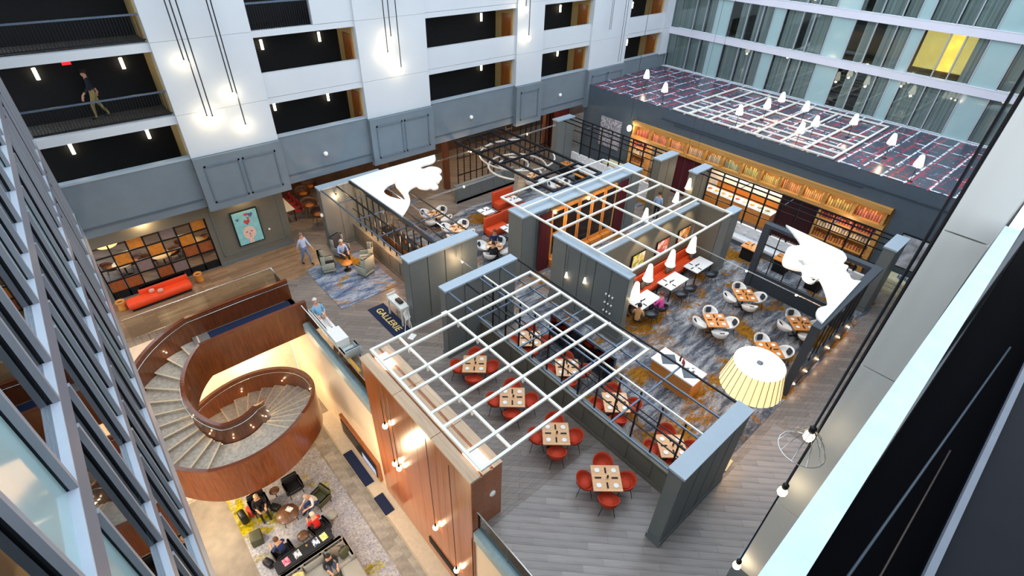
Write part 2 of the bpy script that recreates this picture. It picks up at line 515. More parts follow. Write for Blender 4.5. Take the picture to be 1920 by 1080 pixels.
# walls around the void
b = MB(); b.box(4.7, -4, -5.8, 4.95, 22, -.35)
wall_void = struct('wall_lobby_east', b, beige_wall, 'beige lobby wall under the restaurant floor edge')
b = MB(); b.box(4.05, 4, -5.8, 4.7, 18.2, -5.35); b.build('plinth', M('plinth_stone', (196, 180, 158), .5), wall_void)
b = MB(); b.box(-9, 22.05, -5.8, 4.7, 22.3, -.35)
struct('wall_lobby_north', b, M('white_lobby_wall', (224, 212, 198), .6), 'pale lobby wall under the bridge of the spiral stair')
b = MB(); b.box(-9.2, -4, -5.8, -9, 31, 3.4)
struct('wall_lobby_west', b, beige_wall, 'beige wall at the far side of the lobby')
b = MB(); b.box(4.62, 4.0, -.4, 4.9, 6.4, .06); b.box(4.62, 12.6, -.4, 4.9, 18.5, .06)
struct('trim_1', b, M('slab_edge_trim', (158, 176, 178), .4, metal=.2), 'pale metal edge of the restaurant floor slab')

# ---------------------------------------------------------------- north wall
NY = 24.4
nw = thing('wall_north', 'white atrium wall with dark corridor openings', None, kind='structure')
P_ = [(3.58, 7.25), (11.82, 15.62), (21.8, 23.93), (28.35, 32.15), (36.4, 38.3)]
BAYS = [(-1.6, 3.58), (7.25, 11.82), (15.62, 21.8), (23.93, 28.35), (32.15, 36.4)]
for x0, x1 in P_:
    for z0, z1 in ((5.95, 7.74), (7.75, 10.44), (10.45, 13.2), (13.21, 16.5)):
        b = MB(); b.box(x0, NY-.12, z0, x1, 26.3, z1); b.build('pillar_panel', white_wall, nw)
for x0, x1 in BAYS[1:]:
    for z0, z1 in ((7.5, 7.76), (7.775, 8.77), (10.2, 10.44), (10.455, 11.5), (12.95, 13.2), (13.21, 14.3)):
        b = MB(); b.box(9.92 if x0 == 7.25 and z0 > 10.45 and z1 < 12 else x0, NY, z0, x1, NY+.25, z1); b.build('spandrel', white_wall, nw)
x0, x1 = BAYS[0]
for z0, z1 in ((7.4, 7.72), (10.12, 10.42), (12.88, 13.18)):
    b = MB(); b.box(x0, NY, z0, x1, NY+.3, z1); b.build('slab_edge', white_wall, nw)
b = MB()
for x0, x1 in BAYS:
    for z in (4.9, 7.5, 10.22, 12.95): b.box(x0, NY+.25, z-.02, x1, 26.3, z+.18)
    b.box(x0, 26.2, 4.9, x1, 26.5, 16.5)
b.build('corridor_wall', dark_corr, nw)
# side returns with doors
for i, (x0, x1) in enumerate(BAYS):
    for z in (5.05, 7.7, 10.42):
        b = MB(); b.box(x1-.04, NY+.25, z, x1, 26.2, z+2.5); r = b.build('return_wall', cream, nw)
        if i >= 1:
            b = MB(); b.box(x1-.09, 24.78, z, x1-.04, 25.58, z+2.1); d = b.build('corridor_door', door_wood, nw)
            b = MB(); b.box(x1-.12, 24.86, z+1.0, x1-.09, 24.9, z+1.12); b.build('door_handle', chrome, d)
# grey band and boxes
b = MB(); b.box(-1.6, NY, 3.65, 32.3, NY+.3, 5.98); b.build('band', band_grey, nw)
b = MB(); b.box(32, NY, 5.0, 38, NY+.3, 5.95); b.build('band', band_grey, nw)
b = MB(); b.box(-1.6, NY-.03, 4.0, 3.5, NY, 4.08); b.box(7.25, NY-.03, 4.05, 11.8, NY, 4.11); b.box(15.62, NY-.03, 4.05, 21.8, NY, 4.11); b.box(24, NY-.03, 4.05, 28.3, NY, 4.11)
b.build('moulding', dark_slate, nw)
b = MB(); b.box(-1.6, NY-.02, 5.9, 3.58, NY+.3, 5.99)
for x0, x1 in BAYS[1:]: b.box(x0, NY-.03, 5.98, x1, NY+.3, 6.04)
b.build('parapet_cap', grey_skylit, nw)
for k, (x0, x1) in enumerate(P_[:4]):
    b = MB(); b.box(x0-.02, NY-.28, 3.5, x1+.02, NY, 5.93); bx = b.build('panel_box', band_grey, nw)
    ns = 1 if x1-x0 < 2.5 else 2
    w = (x1-x0-.5)/ns
    for i in range(ns):
        a = x0+.25+i*w+.06; c = a+w-.12
        b = MB(); f = NY-.28
        for (p, q, r_, s_) in ((a, 3.85, c, 3.93), (a, 5.5, c, 5.58), (a, 3.85, a+.07, 5.58), (c-.07, 3.85, c, 5.58)):
            b.box(p, f-.035, q, r_, f, s_)
        b.build('panel_moulding', M('panel_line_%d%d' % (k, i), (96, 110, 122), .5), bx)
# sconces in the corridors
for i, (x, z) in enumerate([(0,9.5),(2.7,9.5),(-.05,6.67),(2.62,6.7),(8.1,9.56),(10.8,9.6),(8.0,6.86),(10.7,6.84),(20.6,9.6),(20.57,6.9),(27.1,9.55),(27.15,6.88),(34.6,9.2),(34.6,6.7)]):
    names = ['upper row at far left','upper row beside far left pillar','lower row at far left','lower row beside far left pillar']
    row = 'upper' if z > 8 else 'lower'
    bay = next(k for k, (p, q) in enumerate(BAYS) if p < x < q)
    side = {0: ('left' if x < 1 else 'right'), 1: ('left' if x < 9 else 'right')}.get(bay, '')
    t = thing('wall_sconce', '%s glowing tube sconce in the %s corridor of the %s bay from left' % (side or 'single', row, ORD[bay]), 'sconce', (x, 26.2, z), group='corridor sconces')
    b = MB(); b.box(-.05, -.05, -.2, .05, 0, .2); b.build('bracket', black_metal, t)
    b = MB(); b.tube([(0,-.1,-.2),(0,-.1,.2)], .06, 8); b.build('tube', sconce_m, t)
# balustrade on the left bay
for zi, z in enumerate((7.72, 10.42)):
    t = thing('balcony_railing', 'black baluster railing on the %s balcony of the far left bay' % ('lower' if zi == 0 else 'upper'), 'railing', (0, NY+.1, z), group='balcony railings')
    b = MB(); b.box(-1.5, -.03, .92, 3.56, .03, .98); b.build('handrail', rail_metal, t)
    b = MB(); b.box(-1.5, -.02, .1, 3.56, .02, .14); b.build('bottom_rail', black_metal, t)
    b = MB(); b.box(-1.5, .25, .0, 3.56, 1.6, .03); b.build('corridor_carpet', M('corridor_carpet%d' % zi, (70, 66, 62), .9, var=.6, scale=14), t)
    bal = None
    for i in range(50):
        x = -1.45 + i*.1
        if bal is None:
            b = MB(); b.box(-.009, -.009, .1, .009, .009, .93); bal = b.build('baluster', black_metal, t, (x, 0, 0))
        else:
            o = bal.copy(); COL.objects.link(o); o.location = (x, 0, 0)
t = thing('balcony_railing', 'short black baluster railing above the second bay from left', 'railing', (0, NY+.1, 10.45), group='balcony railings')
b = MB(); b.box(7.3, -.03, .95, 9.9, .03, 1.02); b.build('handrail', rail_metal, t)
bal = None
for i in range(26):
    b = MB(); b.box(-.01, -.01, 0, .01, .01, .96); b.build('baluster', black_metal, t, (7.35+i*.1, 0, 0))
# white sensors on the band
for i, x in enumerate((9.35, 18.43, 25.9)):
    b = MB(); b.lathe([(.11,0),(.12,.03),(.1,.1),(.05,.13)], 12); o = b.build('speaker', white_gloss, None, (x, NY, 4.72)); o.rotation_euler = (PI/2, 0, 0)
    tag(o, '%s small white round speaker on the grey band from left' % ORD[i], 'speaker', 'speakers on the grey band')

for i, (x, z, lb) in enumerate(((1.0, 9.75, 'far left corridor'), (18.6, 9.95, 'third bay upper corridor'))):
    b = MB(); b.box(-.14, -.04, -.09, .14, 0, .09); o = b.build('exit_light', emis('exit_red_%d' % i, (220, 40, 40), 1.2), None, (x, 26.2, z)); tag(o, 'small red glowing exit light in the %s' % lb, 'exit light', 'red exit lights')
# lower north wall
b = MB(); b.box(-2.2, 30.7, 0, 38, 30.9, 5.0)
struct('wall_back_north', b, M('brown_back_wall', (74, 54, 40), .7, var=.3, scale=1.5), 'dark brown wall at the back of the rooms under the grey band')
b = MB(); b.box(3.4, 25.25, 0, 7.05, 25.5, 3.66); b.box(-1.7, 25.25, 2.75, 3.4, 25.5, 3.66); b.box(-2.2, 25.25, 0, -1.15, 25.5, 3.66)
wl = struct('wall_lower_north', b, grey_warm, 'grey panelled wall carrying the face painting')
b = MB()
for (p, q, r_, s_) in ((3.65, .5, 6.75, .55), (3.65, 3.2, 6.75, 3.25), (3.65, .5, 3.7, 3.25), (6.7, .5, 6.75, 3.25)): b.box(p, 25.21, q, r_, 25.25, s_)
b.build('wall_moulding', grey, wl)
b = MB(); b.box(3.4, 25.2, 0, 7.05, 25.25, .2); b.build('skirting', grey, wl)
b = MB(); b.box(-1.15, 24.72, 3.56, 32, 30.7, 3.64); struct('ceiling', b, tan_wall, 'soffit under the grey band')
for x in (0.2, 2.2, 9.0, 13.5, 17.5, 21, 25.5):
    lamp('POINT', (x, 27.4, 3.1), 90, WARM, size=.15)
lamp('POINT', (1.0, 25.0, 3.3), 45, WARM, size=.1)
lamp('POINT', (5.1, 24.9, 3.3), 25, WARM, size=.1)

# ---------------------------------------------------------------- glass facades
mull_grey = M('mullion_grey', (140, 142, 150), .4, metal=.1, var=.03)
def facade(name, label, X, face, ys, panel_cells, levels, bandh, y0, y1, lit, zbot, ledge, curtains=True, rz=0, pivot=5.0):
    """vertical glass facade in the plane x = X, looking towards +x (face=1) or -x (face=-1)"""
    root = thing(name, label, None, (X, pivot, 0), rz, kind='structure')
    d = -face
    def bx(nm, mat, xa, ya, za, xb, yb, zb, par=root):
        b = MB(); b.box(xa, ya-pivot, za, xb, yb-pivot, zb); return b.build(nm, mat, par)
    for z in levels:
        bx('floor_band', band_white if face < 0 else M('grey_band_%d' % int(z), (108, 111, 122), .45, var=.03), d*.25, y0, z-bandh, face*ledge, y1, z-.025)
        bx('sill', band_white if face < 0 else M('sill_%d' % int(z), (176, 186, 200), .4, var=.02), 0, y0, z-.025, face*(ledge+.015), y1, z)  # west sills paler than their bands: skylight on the ledge put into the colour
    if zbot is not None:
        bx('base_band', alu, d*.25, y0, zbot, face*ledge, y1, levels[0]-bandh-.003)
    for i in range(len(levels)):
        za = levels[i]; zb = levels[i+1]-bandh if i+1 < len(levels) else levels[i]+2.4
        for j, y in enumerate(ys):
            if face > 0:
                mu = bx('mullion', black_metal, d*.06, y-.02, za, face*.032, y+.03, zb)
                bx('mullion_cap', mull_grey, face*.032, y-.03, za, face*.095, y+.04, zb, mu)
            else: bx('mullion', alu, d*.06, y-.03, za, face*.06, y+.03, zb)
            if j+1 >= len(ys): continue
            ya, yb = y+.03, ys[j+1]-.03
            if j in panel_cells:
                bx('spandrel_panel', pane_teal, -.03, ya, za, .01, yb, zb)
            else:
                bx('pane', pane_m, -.008, ya, za, .008, yb, zb)
                if curtains:
                    li = lit.get((i, j))
                    if li is None or li == 'half':
                        n = max(3, int((yb-ya)/.12)); w_ = (yb-ya)*(.55 if li == 'half' else 1)/n
                        P = []; F = []
                        for k in range(n+1):
                            yy = ya + k*w_; xx = d*(.25 + (.06 if k % 2 else 0))
                            P += [(xx, yy-pivot, za), (xx, yy-pivot, zb)]
                        for k in range(n): F.append((2*k, 2*k+2, 2*k+3, 2*k+1))
                        b = MB(); b.add(P, F, True); b.build('curtain', sheer, root)
        b = MB(); b.box(d*2.2, y0-pivot, za, d*2.3, y1-pivot, zb); b.build('room_wall', room_dark, root)
        b = MB(); b.box(d*.3, y0-pivot, za-.02, d*2.2, y1-pivot, za+.01); b.build('room_floor', room_dark, root)
    for (i, j), kind in lit.items():
        if kind == 'lit':
            za = levels[i]; zb = levels[i+1]-bandh if i+1 < len(levels) else levels[i]+2.4
            bx('lit_room_wall', room_lit, d*2.1, ys[j]-.3, za, d*2.15, ys[j+1]+.3, zb)
    return root
ysE = [1.8, 3.0, 4.2, 5.42, 6.44, 7.17, 8.42, 8.99, 9.74, 10.8, 11.94, 13.23, 14.27, 14.98, 16.12, 16.84, 17.58, 18.57, 19.8, 20.87, 21.65, 22.5, 24.3]
panE = {2, 6, 10, 14, 18, 0}
facade('wall_east', 'teal glass hotel facade with white floor bands and grey curtains', 37.35, -1, ysE, panE, [5.06, 7.82, 10.5, 13.2], .44, 1.0, 24.4,
       {(1,4):'lit',(1,5):'lit',(1,3):'half',(1,8):'half',(1,9):'half',(1,12):'half',(1,16):'half',(2,9):'half',(0,8):'half',(0,9):'half',(1,17):'half'}, None, .16)
ysW = [-2.6, -1.3, 0.0, .75, 2.1, 3.3, 4.5, 5.79, 6.55, 7.9, 8.6, 9.42, 10.57, 11.97, 13.25, 14.6, 15.3, 16.6, 17.3, 18.1, 19.2, 20.6, 21.9, 23.2, 24.3]
panW = {5, 9, 13, 17, 21, 2}
facade('wall_west', 'near glass facade at the left with silver mullions and skylit sills', -1.2, 1, ysW, panW, [4.9, 7.82, 10.68, 13.4], .42, -2.6, 24.4,
       {}, 3.75, .075, False, -.0095, 5.0)

# ---------------------------------------------------------------- east block with printed roof
b = MB(); b.box(28.55, .5, 3.72, 37.4, 24.4, 5.0); b.box(28.55, 20.1, 0, 37.4, 24.4, 3.72); b.box(28.55, .5, 0, 37.4, 4.3, 3.72)
eb = struct('wall_buffet', b, dark_slate, 'dark slate fascia wall above the wooden shelves')
b = MB(); b.box(28.55, .5, 5.0, 37.3, 24.35, 5.03); b.build('printed_roof', map_roof, eb)
b = MB(); b.box(28.5, .5, 4.35, 28.55, 18, 4.4); b.box(28.5, 6, 4.2, 28.55, 17, 4.24); b.build('fascia_line', M('fascia_line', (58, 68, 80), .5), eb)
b = MB(); b.box(30.6, 4.3, 0, 30.8, 20.1, 3.7); b.build('kitchen_wall', M('kitchen_wall', (240, 234, 220), .6), eb)

# ---------------------------------------------------------------- south side (balcony by the viewer)
b = MB(); b.box(6.4, .12, 5.2, 10.1, .52, 7.35); b.box(6.4, .12, 7.37, 10.1, .52, 10.48); b.box(6.4, .12, 10.5, 10.1, .52, 12.42); b.box(6.4, .12, 12.44, 10.1, .52, 17)
ws = struct('wall_south_pillar', b, M('pale_grey_panel', (216, 214, 208), .5, var=.03, scale=.5), 'pale grey panelled pillar at the near right')
b = MB(); b.box(6.4, .12, 3.4, 10.1, .6, 5.2); b.build('pillar_box', band_grey, ws)
b = MB(); b.box(-1.4, -.3, -5.8, 38, -.12, 12.2)
struct('wall_south', b, band_grey, 'near wall of the atrium below the viewer')
b = MB(); b.box(-1.2, -3.0, 12.2, 38, -.1, 12.4)
sl = struct('floor_balcony', b, M('balcony_black', (5, 5, 8), .9, spec=.05), 'dark balcony floor at the bottom right')
t = thing('balcony_ledge', 'blurred pale blue ledge running along the dark balcony at right', 'ledge', (0, 0, 0))
b = MB(); b.add([(.4,-.115,12.55),(6.3,-.02,12.55),(6.3,.1,12.55),(.4,.03,12.55),(.4,-.115,12.7),(6.3,-.02,12.7),(6.3,.1,12.7),(.4,.03,12.7)],
               [(0,3,2,1),(4,5,6,7),(0,1,5,4),(1,2,6,5),(2,3,7,6),(3,0,4,7)])
b.build('ledge_top', M('ledge_white', (168, 186, 210), .4), t)
b = MB(); b.add([(.4,-.1,12.4),(6.3,-.02,12.4),(6.3,.05,12.4),(.4,.0,12.4),(.4,-.1,12.55),(6.3,-.02,12.55),(6.3,.05,12.55),(.4,.0,12.55)],
               [(0,3,2,1),(4,5,6,7),(0,1,5,4),(1,2,6,5),(2,3,7,6),(3,0,4,7)]); b.build('ledge_foot', black_metal, t)
t = thing('window_screen', 'dark blue framed screen in the bottom right corner', 'screen', (0, 0, 0))
b = MB(); b.box(.9, -1.6, 12.45, 7, -.46, 12.65); b.build('dark_panel', M('navy_panel', (9, 12, 20), .6, spec=.1), t)
b = MB(); b.bar((.8, -.45, 12.66), (7, -.45, 12.66), .03, .05); b.build('frame_edge', M('dull_grey_edge', (92, 98, 108), .6), t)
b = MB()
b.tube([(1.3,-.2,12.5),(4.6,-.36,12.5)], .007, 6); b.build('frame_rod', M('dark_rod', (56, 66, 76), .6), t)
b = MB(); b.tube([(1.4,-.33,12.5),(3.2,-.34,12.5)], .005, 6); b.build('frame_rod', M('dark_brown_rod', (58, 46, 42), .6), t)

# =================================================================== PARTITIONS AND CANOPIES
def partition(label, x0, x1, y0, y1, h=3.45, m=grey, cap=grey_skylit, pw=.85, name='partition_wall'):
    t = thing(name, label, 'partition wall', ((x0+x1)/2, (y0+y1)/2, 0), group='grey partition walls')
    ax, ay = (x1-x0)/2, (y1-y0)/2
    b = MB(); b.box(-ax+.03, -ay+.03, 0, ax-.03, ay-.03, h-.08); b.build('core', m, t)
    b = MB(); b.box(-ax-.03, -ay-.03, h-.08, ax+.03, ay+.03, h); b.build('cap', cap, t)
    b = MB(); b.box(-ax-.02, -ay-.02, 0, ax+.02, ay+.02, .22); b.build('base', m, t)
    def run(n, f):
        for i in range(n): f(i)
    nx = max(1, round(2*ax/pw)); ny = max(1, round(2*ay/pw))
    for sgn in (-1, 1):
        for i in range(nx):
            a = -ax + 2*ax*i/nx; c = -ax + 2*ax*(i+1)/nx
            b = MB(); b.box(a+.025, sgn*(ay-.03), .24, c-.025, sgn*ay, h-.1); b.build('panel', m, t)
        for i in range(ny):
            a = -ay + 2*ay*i/ny; c = -ay + 2*ay*(i+1)/ny
            b = MB(); b.box(sgn*(ax-.03), a+.025, .24, sgn*ax, c-.025, h-.1); b.build('panel', m, t)
    return t
partition('grey partition wall behind the mat and host desk', 8.3, 11.76, 15.27, 15.83)
partition('grey partition wall under the white pergola corner near the host desk', 8.34, 11.84, 12.81, 13.2)
partition('grey partition wall at the far end of the bar beside the wing chairs', 8.3, 11.74, 23.42, 23.84)
partition('nearest grey partition wall beside the pleated drum lamp', 8.49, 11.93, 2.6, 3.05)
partition('grey wall with two hanging bulbs and small wall flasks', 14.34, 14.7, 9.03, 13.2)
pa = partition('grey pillar at the right end of the picture alcove', 22.4, 23.2, 9.25, 9.68, pw=.9)
b = MB(); b.box(-.4, .22, 0, -.2, 1.5, 3.3); b.build('return_wall', grey_warm, pa)
partition('grey pillar beside the marbled picture at the right end of the black trellis', 25.0, 26.6, 3.0, 3.5)
partition('farthest grey pillar with a white speaker under the grey band', 24.9, 26.5, 23.4, 23.9)
partition('grey pillar before the first burgundy curtain of the buffet', 24.95, 26.7, 15.2, 15.7, m=grey_warm)
partition('grey pillar at the left end of the bright open kitchen', 25.05, 26.6, 12.92, 13.4, m=grey_warm)
# long wine wall
t = partition('long thick grey wall with wine cabinets and burgundy curtains', 14.3, 23.15, 15.15, 16.15)
wy = 15.12 - (15.15+16.15)/2
cx = (14.3+23.15)/2
for i in range(5):
    x = 16.1 + i*.98 - cx
    b = MB(); b.box(x, wy-.1, .5, x+.94, wy+.02, 3.25); c = b.build('wine_cabinet', orange_wood, t)
    for z0, z1 in ((.75, 1.9), (2.0, 3.1)):
        b = MB(); b.box(x+.12, wy-.115, z0, x+.82, wy-.095, z1); b.build('dark_pane', M('wine_glass%d%s' % (i, z0), (30, 22, 20), .1, var=.5, scale=9), c)
    b = MB(); b.box(x, wy-.3, .0, x+.94, wy-.1, .5); b.build('plinth', orange_wood, c)
for x in (15.3, 21.15):
    n = 12; P = []; F = []
    for k in range(n+1):
        P += [(x-cx+.75*k/n, wy-.08-(.06 if k % 2 else 0), .02), (x-cx+.75*k/n, wy-.08-(.06 if k % 2 else 0), 3.3)]
    for k in range(n): F.append((2*k, 2*k+2, 2*k+3, 2*k+1))
    b = MB(); b.add(P, F, True); b.build('burgundy_curtain', burgundy_x, t)
for x in (17, 19.5): lamp('POINT', (x, 14.3, 2.6), 40, WARM, size=.1)
# alcove art wall
aw = thing('partition_wall', 'taupe wall with three framed pictures above the orange banquette', 'partition wall', (18.55, 11.1, 0), group='grey partition walls')
b = MB(); b.box(-3.85, -.08, 0, 3.85, .1, 3.2); b.build('core', grey_warm, aw)
b = MB(); b.box(-3.85, -.1, 3.2, 3.85, .12, 3.28); b.build('cap', grey_skylit, aw)
pic_m = [patches('picture_yellow', [(214, 206, 80), (236, 200, 180), (150, 170, 60), (240, 230, 220)], 5), patches('picture_coral', [(226, 120, 104), (240, 214, 210), (206, 90, 84)], 5), patches('picture_amber', [(226, 150, 70), (240, 216, 180), (180, 90, 50)], 6)]
for x, mm, lb in ((17.82, pic_m[0], 'yellow-green'), (19.72, pic_m[1], 'coral red'), (21.5, pic_m[2], 'amber')):
    t = thing('framed_picture', 'framed %s picture on the taupe alcove wall' % lb, 'picture', (x, 11.0, 1.8), group='pictures over the banquette')
    b = MB(); b.box(-.5, -.05, -.43, .5, .0, .43); b.build('frame', black, t)
    b = MB(); b.box(-.45, -.06, -.38, .45, -.05, .38); b.build('print', mm, t)
    lamp('SPOT', (x, 10.1, 3.5), 120, WARM, size=.05, spot=1.2, rot=(.6, 0, 0))

def canopy(label, x0, x1, y0, y1, z, xs, ys, w=.075, m=white_paint, h=.07, rods=()):
    t = thing('pergola', label, 'pergola', ((x0+x1)/2, (y0+y1)/2, z), group='white pergola frames')
    cx, cy = (x0+x1)/2, (y0+y1)/2
    for y in (y0, y1):
        b = MB(); b.bar((x0-cx-w/2, y-cy, 0), (x1-cx+w/2, y-cy, 0), w, h); b.build('frame_bar', m, t)
    for x in (x0, x1):
        b = MB(); b.bar((x-cx, y0-cy+w/2, .001), (x-cx, y1-cy-w/2, .001), w, h); b.build('frame_bar', m, t)
    for y in ys:
        b = MB(); b.bar((x0-cx+w/2, y-cy, .004), (x1-cx-w/2, y-cy, .004), w, h); b.build('slat', m, t)
    for x in xs:
        b = MB(); b.bar((x-cx, y0-cy+w/2, -.03), (x-cx, y1-cy-w/2, -.03), w*.9, h); b.build('cross_bar', m, t)
    for (x, y) in rods:
        b = MB(); b.tube([(x-cx, y-cy, 0), (x-cx, y-cy, 3.45-z if z > 3.45 else -.5)], .015, 6); b.build('hanger', m, t)
    return t
pg = canopy('nearest white pergola frame above the orange-red chairs and copper wall', 4.72, 11.58, 6.1, 11.72, 3.48, (5.72, 7.67), (11.1, 10.03, 9.44, 8.39, 7.79, 6.73), .085)
for x, y in ((5.72,11.1),(7.67,11.1),(5.72,10.03),(7.67,10.03),(5.72,8.39),(7.67,8.39),(5.72,7.79),(7.67,7.79)):
    b = MB(); b.lathe([(.03,-.2),(.045,-.16),(.045,-.05),(.015,0)], 8, (x-8.15, y-8.91, -.05)); b.build('spotlight', white_gloss, pg)
b = MB(); b.box(7.5-8.15, 11.72-8.91, -.1, 7.72-8.15, 11.88-8.91, -.02); b.build('mounting_arm', white_gloss, pg)
canopy('middle white pergola frame over the wine wall and picture alcove', 14.6, 22.02, 9.15, 17.03, 3.62, (16.5, 18.25, 20.0), (15.57, 14.0, 13.15, 11.34, 10.97), .085)
p3 = canopy('white pergola frame lying on the printed roof', 28.6, 36.2, 7.8, 17.3, 5.12, (29.6, 30.4, 31.6, 33.3), (16.2, 14.9, 13.2, 12.1, 10.6, 9.3), .11)
bg = canopy('black steel grid frame with curled rings above the far dining room', 17.22, 20.77, 16.13, 24.36, 3.5, (18.1, 19.0, 19.9), (22.23, 20.3, 17.75), .125, black_metal, .1)
# curled rings below the black grid
def arc(cx, cy, r, a0, a1, z, n=26, spiral=0):
    return [(cx+(r+spiral*i/n)*math.cos(math.radians(a0+(a1-a0)*i/n)), cy+(r+spiral*i/n)*math.sin(math.radians(a0+(a1-a0)*i/n)), z) for i in range(n+1)]
for (cx_, cy_, r_, a0, a1, sp, lb) in ((19.9, 21.6, 2.55, 40, 330, -.5, 'largest outer'), (18.9, 20.5, 1.5, -60, 220, .4, 'middle'), (18.7, 20.9, .75, 100, 420, .25, 'smallest inner')):
    b = MB(); b.tube(arc(cx_, cy_, r_, a0, a1, 2.9, 30, sp), .055, 6)
    t = thing('ring_light', '%s curled white ring hanging below the black grid frame' % lb, 'ring', (0,0,0), group='curled rings')
    b.build('ring', M('pearl_tube_'+lb, (214, 206, 198), .4), t)
    p0 = arc(cx_, cy_, r_, a0, a1, 2.9, 30, sp)
    b = MB(); b.tube([p0[4], (p0[4][0], p0[4][1], 3.47)], .008, 5); b.tube([p0[20], (p0[20][0], p0[20][1], 3.47)], .008, 5); b.build('wire', black_metal, t)

# black trellis over the two bar boxes
def trellis(label, xs, ys, y0, y1, z, wall_x, posts, wall_h=1.1, light_every=()):
    t = thing('trellis', label, 'trellis', (0, 0, 0), group='black trellises')
    for i, x in enumerate(xs):
        b = MB(); b.bar((x, y0, z), (x, y1, z), .05, .05); b.build('long_bar', rail_metal if i % 2 == 0 else (white_paint if i in light_every else black_metal), t)
    for y in ys:
        b = MB(); b.bar((xs[0], y, z-.05), (xs[-1], y, z-.05), .05, .05); b.build('cross_bar', rail_metal, t)
    for y in posts:
        b = MB(); b.box(wall_x-.025, y-.025, wall_h, wall_x+.025, y+.025, z-.025); b.build('post', black_metal, t)
    for zz in (1.9, 2.6):
        b = MB(); b.bar((wall_x, y0, zz), (wall_x, y1, zz), .03, .03); b.build('middle_bar', black_metal, t)
    return t
def low_wall(label, x0, x1, y0, y1, h, m=grey_warm):
    t = thing('low_wall', label, 'low wall', ((x0+x1)/2, (y0+y1)/2, 0), group='panelled low walls')
    ax, ay = (x1-x0)/2, (y1-y0)/2
    b = MB(); b.box(-ax+.02, -ay, 0, ax-.02, ay, h-.05); b.build('core', m, t)
    b = MB(); b.box(-ax-.03, -ay, h-.05, ax+.03, ay, h); b.build('top_rail', m, t)
    b = MB(); b.box(-ax-.01, -ay, 0, ax+.01, ay, .16); b.build('skirting', m, t)
    along_y = ay > ax
    L_ = ay if along_y else ax
    n = max(1, round(2*L_/.95))
    for sgn in (-1, 1):
        for i in range(n):
            a = -L_+2*L_*i/n+.09; c = -L_+2*L_*(i+1)/n-.09
            b = MB()
            if along_y: b.box(sgn*(ax-.02), a, .26, sgn*(ax+.005), c, h-.16)
            else: b.box(a, sgn*(ay), .26, c, sgn*(ay+.025), h-.16)
            b.build('panel', m, t)
    return t
low_wall('panelled low wall between the orange-red chair rows', 9.98, 10.22, 3.06, 12.8, 1.1)
trellis('black trellis between the two rows of orange-red chairs', (8.45, 9.3, 9.9, 10.12, 11.0, 11.9), (10.93, 8.95, 6.95, 5.03), 3.05, 12.81, 3.37, 10.1, [3.6+.78*i for i in range(12)], 1.1, (3,))
low_wall('panelled low wall of the bar behind the wing chairs', 9.7, 9.95, 15.84, 23.41, 1.1)
BT = trellis('black trellis above the bar with bottles behind the wing chairs', (8.4, 9.2, 10.15, 10.47, 11.06, 11.7), (21.73, 19.8, 17.9), 15.84, 23.42, 3.37, 9.85, [16.2+.6*i for i in range(12)], 1.1, (4,))
b = MB(); b.bar((9.93, 15.84, 3.4), (9.93, 23.42, 3.4), .16, .1); b.build('edge_beam', black_metal, BT)
low_wall('dark panelled low wall beneath the black grid frame in the far dining room', 16.5, 21.2, 23.45, 23.7, 1.15, grey)
# east trellises
for (ya, yb, lb, nn) in ((15.75, 23.35, 'black trellis before the left half of the wooden shelves', 'n'), (3.5, 12.9, 'black trellis before the open kitchen and right shelves', 's')):
    t = thing('trellis', lb, 'trellis', (0, 0, 0), group='black trellises')
    for x in (25.4, 26.0, 26.5):
        b = MB(); b.bar((x, ya, 3.36), (x, yb, 3.36), .06, .06); b.build('long_bar', black_metal, t)
    y = ya+.9
    while y < yb:
        b = MB(); b.box(26.465, y-.035, 1.0, 26.535, y+.035, 3.34); b.build('post', black_metal, t); y += .85
    for y in (ya+(yb-ya)*.25, ya+(yb-ya)*.5, ya+(yb-ya)*.75):
        b = MB(); b.bar((25.4, y, 3.33), (26.5, y, 3.33), .035, .035); b.build('cross_bar', rail_metal, t)
    for z in (2.5, 1.75):
        b = MB(); b.bar((26.5, ya, z), (26.5, yb, z), .045, .045); b.build('middle_bar', black_metal, t)
    q = thing('quilted_screen', 'low white quilted bench back under the %s end of the black trellis' % ('far' if nn == 'n' else 'kitchen'), 'bench', (26.5, (ya+yb)/2, 0), group='quilted bench backs')
    hh = (yb-ya)/2
    b = MB(); b.box(-.06, -hh, 0, .1, hh, .98); b.build('back', quilt, q)
    nq = int(2*hh/.6)
    b = MB()
    for i in range(nq):
        for j in range(3):
            yy = -hh+.3+i*.6+(.15 if j % 2 else 0)
            b.add([(-.06,yy-.14,.3+j*.24),(-.06,yy,.18+j*.24),(-.06,yy+.14,.3+j*.24),(-.06,yy,.42+j*.24),(-.1,yy,.3+j*.24)], [(0,1,4),(1,2,4),(2,3,4),(3,0,4)])
    o = b.build('quilting', quilt, q); o['kind'] = 'stuff'

